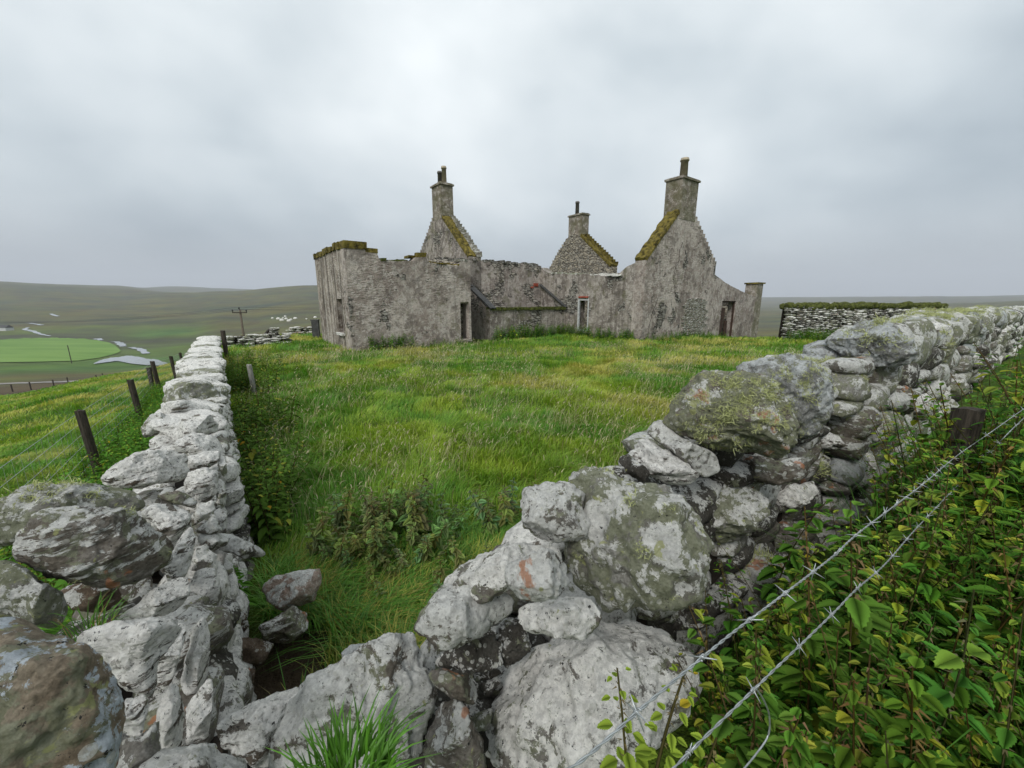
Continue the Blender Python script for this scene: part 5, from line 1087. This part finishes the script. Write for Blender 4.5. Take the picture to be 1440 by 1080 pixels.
k = yard_keep(Q[:, 0], Q[:, 1]) & (n2(Q[:, 0], Q[:, 1], 1.1, 91, 2) > -.22); Q = Q[k]; s = s[k]; plant_mass('nettle_bank', NETD, np.stack([Q[:, 0], Q[:, 1], hgt(Q[:, 0], Q[:, 1])], 1), rg.uniform(.45, 1.3, len(Q)), rg, tint=rg.uniform(.5, 1.05, (len(Q), 1)) * np.array([1.3, 1.0, 1.2]))
rg = np.random.default_rng(25); n_ = 1150; s = 1.9 + 13 * rg.random(n_); d = .72 + .95 * rg.random(n_); Q = s[:, None] * LD + d[:, None] * LN_
plant_mass('field_edge_weeds', NETD, np.stack([Q[:, 0], Q[:, 1], hgt(Q[:, 0], Q[:, 1])], 1), rg.uniform(.45, 1.05, len(Q)), rg, tint=rg.uniform(.7, 1.5, len(Q)))
# weeds along the foot of the house, each bank along its own wall
def foot(name, a, b, n, h0, h1, seed, wdt=.35):
    rg = np.random.default_rng(seed); t = rg.random(n); u = a[0] + (b[0] - a[0]) * t; w_ = a[1] + (b[1] - a[1]) * t; d = np.array([b[1] - a[1], a[0] - b[0]], float); d /= np.linalg.norm(d)
    o_ = rg.random(n) * wdt; u = u + d[0] * o_; w_ = w_ + d[1] * o_; X = -6.4 + .8 * u - .6 * w_; Y = 15.4 + .6 * u + .8 * w_
    plant_mass(name, NETD, np.stack([X, Y, hgt(X, Y)], 1), rg.uniform(h0, h1, n) / .55, rg)
foot('wall_foot_weeds', (.6, 0), (2.6, 0), 60, .3, .75, 31)
foot('wall_foot_weeds', (2.6, 0), (5, 0), 45, .2, .4, 32)
foot('wall_foot_weeds', (7.1, .7), (12.4, .7), 150, .35, .9, 33, .7)
foot('wall_foot_weeds', (12.6, .6), (12.6, -4.4), 150, .3, .75, 34, .6)
foot('wall_foot_weeds', (12.8, -4.6), (20, -4.6), 150, .25, .5, 35, .9)
# grass tuft right in front of the low slab, and one in the hollow of the left corner
def tuft(name, c, n, r, h, seed, label, cat='grass', stalks=0, wd=.004):
    rg = np.random.default_rng(seed); a = rg.uniform(0, 6.28, n); q = r * np.sqrt(rg.random(n)); P = np.stack([c[0] + q * np.cos(a), c[1] + q * np.sin(a), np.full(n, c[2])], 1)
    col = np.array([.075, .19, .018]) * rg.uniform(.6, 1.7, (n, 1)); st = rg.random(n) < stalks; col[st] = np.array([.34, .22, .08])
    V, Fi, C = blades(P, h * rg.uniform(.5, 1.2, n), np.full(n, wd) * np.where(st, .5, 1), np.clip(rg.normal(.7, .35, n), .1, 1.4), a + rg.normal(size=n) * .5, col)
    o = mesh(name, V, Fi, M['grass'], col=C, loc=c); tag(o, label, cat); return o
c = on_y(485, 1085, .50); tuft('grass_tuft', [c[0], c[1], c[2] - .05], 260, .07, .085, 51, 'bright green grass tuft in front of the long sloping slab', wd=.0055)
c = on_z(125, 885, -.82); tuft('grass_tuft', [c[0], c[1], c[2] - .02], 70, .045, .085, 52, 'grass tuft with dry orange stalks between the corner boulders', stalks=.15, wd=.003)

# ------------------------------------------------------------------ fences, posts, poles
def parent_mesh(mb, name, mat, par, smooth=False): return mb.build(name, mat, par, smooth=smooth)
FP0 = np.array([1.66, 1.35]); FD = np.array([math.sin(R(55)), math.cos(R(55))]); FN = np.array([FD[1], -FD[0]])
def on_fence(px, py):
    d = ray(px, py); t = (FP0 @ FN) / (d[:2] @ FN); return CAM + d * t
fr = empty('barbed_wire_fence', (1.66, 1.35, .4)); tag(fr, 'old post and twisted barbed wire running through the nettles beside the boulder wall', 'fence')
def smoothpts(P, k=8):
    P = np.array(P); t = np.arange(len(P)); tt = np.linspace(0, len(P) - 1, (len(P) - 1) * k + 1); out = []
    for q in tt:
        i = min(int(q), len(P) - 2); f_ = q - i; p0, p1, p2, p3 = P[max(i - 1, 0)], P[i], P[i + 1], P[min(i + 2, len(P) - 1)]
        out.append(.5 * ((2 * p1) + (-p0 + p2) * f_ + (2 * p0 - 5 * p1 + 4 * p2 - p3) * f_ ** 2 + (-p0 + 3 * p1 - 3 * p2 + p3) * f_ ** 3))
    return np.array(out)
def twisted(name, pts, r, pitch, par, mat, barbs=None, seed=0):
    P = smoothpts(pts, 10); seg = np.linalg.norm(np.diff(P, axis=0), axis=1); L_ = np.concatenate([[0], np.cumsum(seg)]); n_ = min(int(L_[-1] / pitch * 8), 1400); q = np.linspace(0, L_[-1], n_); C = np.stack([np.interp(q, L_, P[:, k]) for k in range(3)], 1)
    d = np.gradient(C, axis=0); d /= np.linalg.norm(d, axis=1, keepdims=True); a = np.cross(d, [0, 0, 1]); a /= np.linalg.norm(a, axis=1, keepdims=True); b = np.cross(d, a); m = MB()
    for ph in (0, math.pi):
        th = q / pitch * 2 * math.pi + ph; m.tube(C + (a * np.cos(th)[:, None] + b * np.sin(th)[:, None]) * r, r * .95, 5)
    o = m.build(name, mat, par, smooth=True)
    if barbs:
        rg = np.random.default_rng(seed); t = .04
        while t < L_[-1]:
            i = int(t / L_[-1] * (n_ - 1)); m = MB(); c = C[i]
            for k in range(2):
                an = rg.uniform(0, 6.28); dd = a[i] * math.cos(an) + b[i] * math.sin(an); m.tube([c - dd * .014 + d[i] * .003 * k, c, c + dd * .014 - d[i] * .003 * k], [.0004, .0011, .0004], 5)
            ths = np.linspace(0, 12.5, 22); m.tube(c + d[i] * (np.linspace(-.004, .004, 22))[:, None] + (a[i] * np.cos(ths)[:, None] + b[i] * np.sin(ths)[:, None]) * r * 2.3, .0008, 5)
            q_ = m.build('barb', mat, None, smooth=True); q_.parent = o; q_.location = tuple(-np.array(par.location) * 0 - np.array(o.location) - np.array(par.location)); t += barbs
    return o
_fw = on_fence
def on_fence(px, py): return _fw(px, py) if px < 1390 else on_y(px, py, 1.36 + (px - 1390) * .0028)
top = [(700, 1150), (770, 1103), (830, 1060), (900, 998), (968, 941), (1033, 888), (1094, 842), (1172, 782), (1212, 746), (1298, 681), (1347, 640), (1396, 606), (1440, 575), (1470, 556)]
twisted('wire', [on_fence(*p) for p in top], .0008, .030, fr, M['wire'], .105, 1)
low = [(1094, 937), (1130, 903), (1176, 858), (1204, 829), (1245, 793), (1286, 746), (1327, 703), (1365, 664), (1405, 622), (1440, 588), (1470, 562)]
twisted('wire', [on_fence(*p) for p in [(940, 1088), (990, 1038), (1060, 970)] + low], .0009, .05, fr, M['wire'], .16, 2)
m = MB(); m.tube(smoothpts([on_fence(1040, 1088), on_fence(1062, 1062), on_fence(1080, 1035), on_fence(1082, 1008), on_fence(1074, 985), on_fence(1062, 968), on_fence(1056, 972)]), .0012, 6)
m.build('loose_wire_end', M['wire'], fr, smooth=True)
def post(par, name, c_top, w_, h, mat, seed, lean=(0, 0), square=True):
    rg = np.random.default_rng(seed); m = MB(); nz_ = 14; V = []; K = 12
    for i in range(nz_ + 1):
        z = -h * i / nz_
        for k in range(K):
            a = 2 * math.pi * k / K; rr = w_ / 2 * ((abs(math.cos(a)) ** 6 + abs(math.sin(a)) ** 6) ** (-1 / 6) if square else 1) * (1 + .06 * math.sin(a * 5 + seed) + rg.uniform(-.03, .03)); V.append((c_top[0] + rr * math.cos(a) - lean[0] * z, c_top[1] + rr * math.sin(a) - lean[1] * z, c_top[2] + z + (rg.uniform(-.01, .01) if i == 0 else 0)))
    Fs = [(i * K + k, i * K + (k + 1) % K, (i + 1) * K + (k + 1) % K, (i + 1) * K + k) for i in range(nz_) for k in range(K)] + [tuple(range(K))[::-1]]
    return mesh(name, V, Fs, M[mat], par, smooth=False)
q = on_fence(1384, 578); post(fr, 'post', q - np.append(FN * .045, 0), .095, 1.25, 'wooddark', 3)
# left: sheep fence down the field side
fl = empty('sheep_fence', (-5.24, 4.5, 0)); tag(fl, 'sheep netting fence on dark posts running down the field beside the left wall', 'fence')
def lf(x, y): return (-1.45 - x * .797 * 0)
lp = []
for (px, py, Y, w_, hh) in [(112, 577, 4.5, .078, .95), (183, 534, 7.2, .085, .9), (214, 508, 10.2, .085, 1.0), (240, 501, 13.4, .09, 1.0), (253, 496, 17.5, .09, 1.0)]:
    c = on_y(px, py, Y); post(fl, 'post', c, w_, hh + .35, 'wooddark', int(Y * 7), lean=(.04, .02)); lp.append((c, hh))
c = on_y(209, 517, 10.0); post(fl, 'strainer_stub', c, .09, .9, 'wooddark', 99)
# netting: level wires and uprights
ptsT = [np.array([lp[0][0][0] + 5.6 * .605 * 1.02, lp[0][0][1] - 5.6 * .797 * 1.02, lp[0][0][2] + .15])] + [p for p, _ in lp]
for k in range(7):
    zz_ = -.06 - k * .135; m = MB(); m.tube([p + np.array([-.05, -.03, zz_]) for p in ptsT], .0022, 5); m.build('wire', M['wire'], fl, smooth=True)
m = MB()
for i in range(len(ptsT) - 1):
    a, b = ptsT[i], ptsT[i + 1]; n_ = int(np.linalg.norm(b - a) / .17)
    for k in range(n_):
        p = a + (b - a) * (k + .5) / n_ + np.array([-.05, -.03, 0]); m.tube([p + [0, 0, -.06], p + [0, 0, -.87]], .0013, 4, False)
o = m.build('netting_stays', M['wire'], fl); o['kind'] = 'stuff'
# post and stub inside the yard
c = on_y(313, 465, 13.2); o = post(None, 'fence_post', c, .12, 1.2, 'wooddark', 5); tag(o, 'thin dark post standing at the far end of the left wall', 'post')
c = on_y(350, 513, 8.0); o = post(None, 'wooden_stump', c, .08, .85, 'woodgrey', 6, lean=(.05, 0)); tag(o, 'silver-grey rotten post stump among the nettles inside the yard', 'post')
c = on_y(382, 462, 18.3); o = post(None, 'fence_post', c, .12, 1.1, 'wooddark', 7); tag(o, 'dark post leaning on the highest heap of the ruined cross wall', 'post')
# power pole and its lines
pp = on_y(337.5, 436, 54.0); gz = float(hgt(pp[0], pp[1])); pe = empty('power_pole', (pp[0], pp[1], gz)); tag(pe, 'wooden power pole with a crossarm of three insulators beyond the cross wall', 'pole')
m = MB(); m.tube([(pp[0], pp[1], gz - .5), (pp[0], pp[1], pp[2] + .1)], [.17, .13], 10); m.build('pole', M['wood'], pe, smooth=True)
m = MB(); m.box((pp[0], pp[1] - .15, pp[2] - .35), (1.0, .06, .07)); m.build('crossarm', M['wooddark'], pe)
tipsP = []
for dx, dz in ((-.95, .0), (0, .32), (.95, 0)):
    m = MB(); b_ = np.array([pp[0] + dx, pp[1] - .15, pp[2] - .28 + dz]); m.tube([b_, b_ + [0, 0, .1], b_ + [0, 0, .12], b_ + [0, 0, .35]], [.04, .04, .11, .09], 8); m.build('insulator', M['slate'], pe, smooth=True); tipsP.append(b_ + [0, 0, .35])
far1 = on_y(-60, 451, 75.); far2 = np.array([pp[0] + 60, pp[1] + 25, pp[2] + 3])
for tp, dx in zip(tipsP, (-.95, 0, .95)):
    m = MB(); pts = []
    for t in np.linspace(0, 1, 14): q = tp * (1 - t) + (far1 + [dx * .4, dx, 0]) * t; q = q + [0, 0, -.9 * 4 * t * (1 - t)]; pts.append(q)
    m.tube(pts, .013, 4, False); m.build('power_line', M['slate'], pe)
    m = MB(); m.tube([tp * (1 - t) + (far2 + [dx * .5, dx, 0]) * t + np.array([0, 0, -1.1 * 4 * t * (1 - t)]) for t in np.linspace(0, 1, 12)], .013, 4, False); m.build('power_line', M['slate'], pe)
# small far pole in the flats and the posts along the brown bank
q = ground_hit(101, 511, 60); m = MB(); m.tube([q, q + [0, 0, 8.5]], .16, 8); o = m.build('power_pole', M['wooddark']); tag(o, 'tiny distant pole at the near edge of the bright green field', 'pole')
fb = None
for k, (px, py, hh) in enumerate([(18, 551, 1.25), (44, 548.5, 1.4), (76, 543, 1.2), (96, 539, 1.2), (136, 533, .9), (145, 531, 1.0)]):
    q = ground_hit(px, py, 60)
    if k == 0: fb = empty('field_fence', q); tag(fb, 'row of dark posts crossing the brown bank below the near field', 'fence')
    m = MB(); m.tube([q - [0, 0, .3], q + [0, 0, hh * 1.1]], .11, 6); m.build('post', M['wooddark'], fb)
# far farm building and pale boulders on the hillside
q = ground_hit(5, 465, 200); fe = empty('farm_building', q); tag(fe, 'tiny grey roofed building beyond the bright green field', 'building')
m = MB(); m.box(q + [0, 0, 1.5], (7, 3.5, 1.6)); m.build('wall', M['whitepaint'], fe)
m = MB(); V = [q + np.array(v) for v in ((-7.2, -3.8, 3.1), (7.2, -3.8, 3.1), (7.2, 3.8, 3.1), (-7.2, 3.8, 3.1), (-7.2, 0, 6), (7.2, 0, 6))]; m.add(V, [(0, 1, 5, 4), (2, 3, 4, 5), (0, 4, 3), (1, 2, 5), (3, 2, 1, 0)]); m.build('roof', M['slate'], fe)
spots = [(383, 448), (391, 449), (398, 447.5), (402, 449), (406, 452), (409, 450), (401, 445.5), (415, 448.5), (431, 449), (443, 447), (396, 451)]
D_, F_ = rock_pts(np.zeros(3), (1.3, 1.0, 1.0), np.eye(3), 7, 2); src = None
for k, (a, b) in enumerate(spots):
    q = ground_hit(a, b, 80)
    if src is None: src = mesh('pale_boulder', D_, F_, M['white']); o = src
    else: o = src.copy(); COL.objects.link(o)
    o.location = tuple(q + [0, 0, .4]); s_ = (.9, 1.4, .7, 1.2, 1.6, 1)[k % 6] * np.linalg.norm(q[:2]) / 420; o.scale = (s_, s_, s_); tag(o, 'pale boulder scattered on the far moorland slope behind the cross wall', 'boulder', 'pale boulders on the far slope')

# ------------------------------------------------------------------ ruined cross wall at the back of the yard, the enclosure wall to the right
def small_wall(name, label, A_, B_, topf, half, mats, seed, n_rows=(.07, .15), Lr=(.2, .45), lev=2, gf=None):
    A_, B_ = np.array(A_, float), np.array(B_, float); L0 = np.linalg.norm(B_ - A_); D_ = (B_ - A_) / L0; N_ = np.array([D_[1], -D_[0]]); az = math.atan2(D_[1], D_[0]); e_ = empty(name, (A_[0], A_[1], 0)); tag(e_, label, 'stone wall'); rg = np.random.default_rng(seed); mg = Merge(); big = []
    s = 0; k = 0
    while s < L0:
        L_ = rg.uniform(*Lr); p = A_ + D_ * (s + L_ / 2); g0 = float(hgt(p[0], p[1])) - .15; zt = topf(s / L0); z = g0
        while z < zt:
            h = rg.uniform(*n_rows); q = p + N_ * (half * .5 + rg.uniform(-.03, .03)) + D_ * rg.uniform(-.1, .1); P, Fi = rock_pts(np.array([q[0], q[1], z + h / 2]), (L_ * .54, half * .6, h * .56), rotm(az + rg.uniform(-.1, .1), rg.uniform(-.1, .1)), seed * 1000 + k, lev, 3.5, .8); mg.add(P, Fi, int(rg.integers(len(mats)))); k += 1; z += h * .95
        s += L_ * .95
    o = mg.build('walling_stones', [M[m_] for m_ in mats], e_); o['kind'] = 'stuff'
    V = []; ss = np.linspace(.22, L0 - .22, 40)
    for s_ in ss:
        p = A_ + D_ * s_; g0 = float(hgt(p[0], p[1])) - .3; zt = topf(s_ / L0) - .04
        for o_, z in ((-half, g0), (-half * .9, zt), (half * .42, zt), (half * .42, g0)): q = p + N_ * o_; V.append((q[0], q[1], z))
    Fs = [(4 * i + j, 4 * i + j + 1, 4 * i + j + 5, 4 * i + j + 4) for i in range(39) for j in range(3)] + [(0, 1, 2, 3), (156, 159, 158, 157)]
    mesh('core', V, Fs, M['soil_shade'], e_, smooth=False); return e_, A_, D_, N_, L0, az  # core coloured darker as shade between the stones
p1 = on_y(312, 478, 17.0); p2 = on_y(405, 480, 18.6)
cw = small_wall('ruined_cross_wall', 'low tumbled dry stone wall closing the back of the yard behind the leaning post', p1[:2], p2[:2], lambda t: float(np.interp(t, [0, .15, .3, .62, .7, .78, .88, 1], [.42, .40, .50, .46, .72, .80, .45, .30])), .3, ['dark', 'grey', 'slab', 'mixed', 'white'], 41, (.06, .13), (.2, .5), 3)
p1 = on_y(404, 476, 25.); p2 = on_y(440, 476, 26.)
cw2 = small_wall('low_garden_wall', 'short brownish wall stub seen between the cross wall and the house corner', p1[:2], p2[:2], lambda t: .32 + .05 * math.sin(t * 9), .3, ['orange', 'brown', 'grey', 'mixed'], 42, (.08, .16), (.25, .6), 2)
q = on_y(446, 480, 21.5); m = MB(); m.box((q[0], q[1], .42), (.19, .10, .55), rotm(.1), .02, np.random.default_rng(1)); m.box((q[0], q[1], .99), (.21, .12, .03), rotm(.1)); o = m.build('slate_pillar', M['slate']); tag(o, 'dark upright slate block at the back corner of the cottage', 'block')
A2 = on_y(1097, 470, 21.0)[:2]; B2 = on_y(1312, 470, 22.6)[:2]
ew, A_, D_, N_, L0, az = small_wall('enclosure_wall', 'long grey dry stone wall capped with mossy turf right of the cottage', A2, B2, lambda t: 1.58 + .07 * math.sin(t * 7 + 1) + .03 * math.sin(t * 23), .34, ['dark', 'grey', 'mixed', 'dark', 'brown', 'white'], 43, (.07, .15), (.18, .42), 2)
mg = Merge(); rg = np.random.default_rng(44); s = -.05; k = 0
while s < L0:
    L_ = rg.uniform(.25, .55)
    for d_ in (-.15, .17):
        q = A_ + D_ * (s + L_ / 2) + N_ * d_; P, Fi = rock_pts(np.array([q[0], q[1], 1.74 + rg.uniform(-.05, .05)]), (L_ * .6, .24, rg.uniform(.14, .24)), rotm(az + rg.uniform(-.1, .1)), 5000 + k, 3, 2.6, 1.2); mg.add(P, Fi, int(rg.random() < .12)); k += 1
    s += L_ * .85
o = mg.build('turf_cope', [M['mossgreen'], M['grey']], ew); o['label'] = 'dark green turf and moss along the top'
# rank green growth at the foot of the enclosure wall
rg = np.random.default_rng(45); n_ = 420; t = rg.random(n_); Q = A_ + D_ * (t * L0 * .75 - .3)[:, None] + N_ * (.5 + 1.2 * rg.random(n_))[:, None]
plant_mass('wall_foot_weeds', NETD, np.stack([Q[:, 0], Q[:, 1], hgt(Q[:, 0], Q[:, 1])], 1), rg.uniform(.6, 1.25, n_), rg)
# ------------------------------------------------------------------ haze: one box of faint even mist round everything
m = MB(); m.box((0, 0, 120), (8200, 8200, 420)); hz_ = m.build('haze', None); n = bpy.data.materials.new('haze'); n.use_nodes = True; t = n.node_tree; t.nodes.clear()
o_ = t.nodes.new('ShaderNodeOutputMaterial'); v_ = t.nodes.new('ShaderNodeVolumePrincipled'); v_.inputs['Density'].default_value = 1.9e-4; v_.inputs['Color'].default_value = (.90, .93, 1.0, 1); t.links.new(v_.outputs[0], o_.inputs['Volume'])
hz_.data.materials.append(n); tag(hz_, kind='stuff')
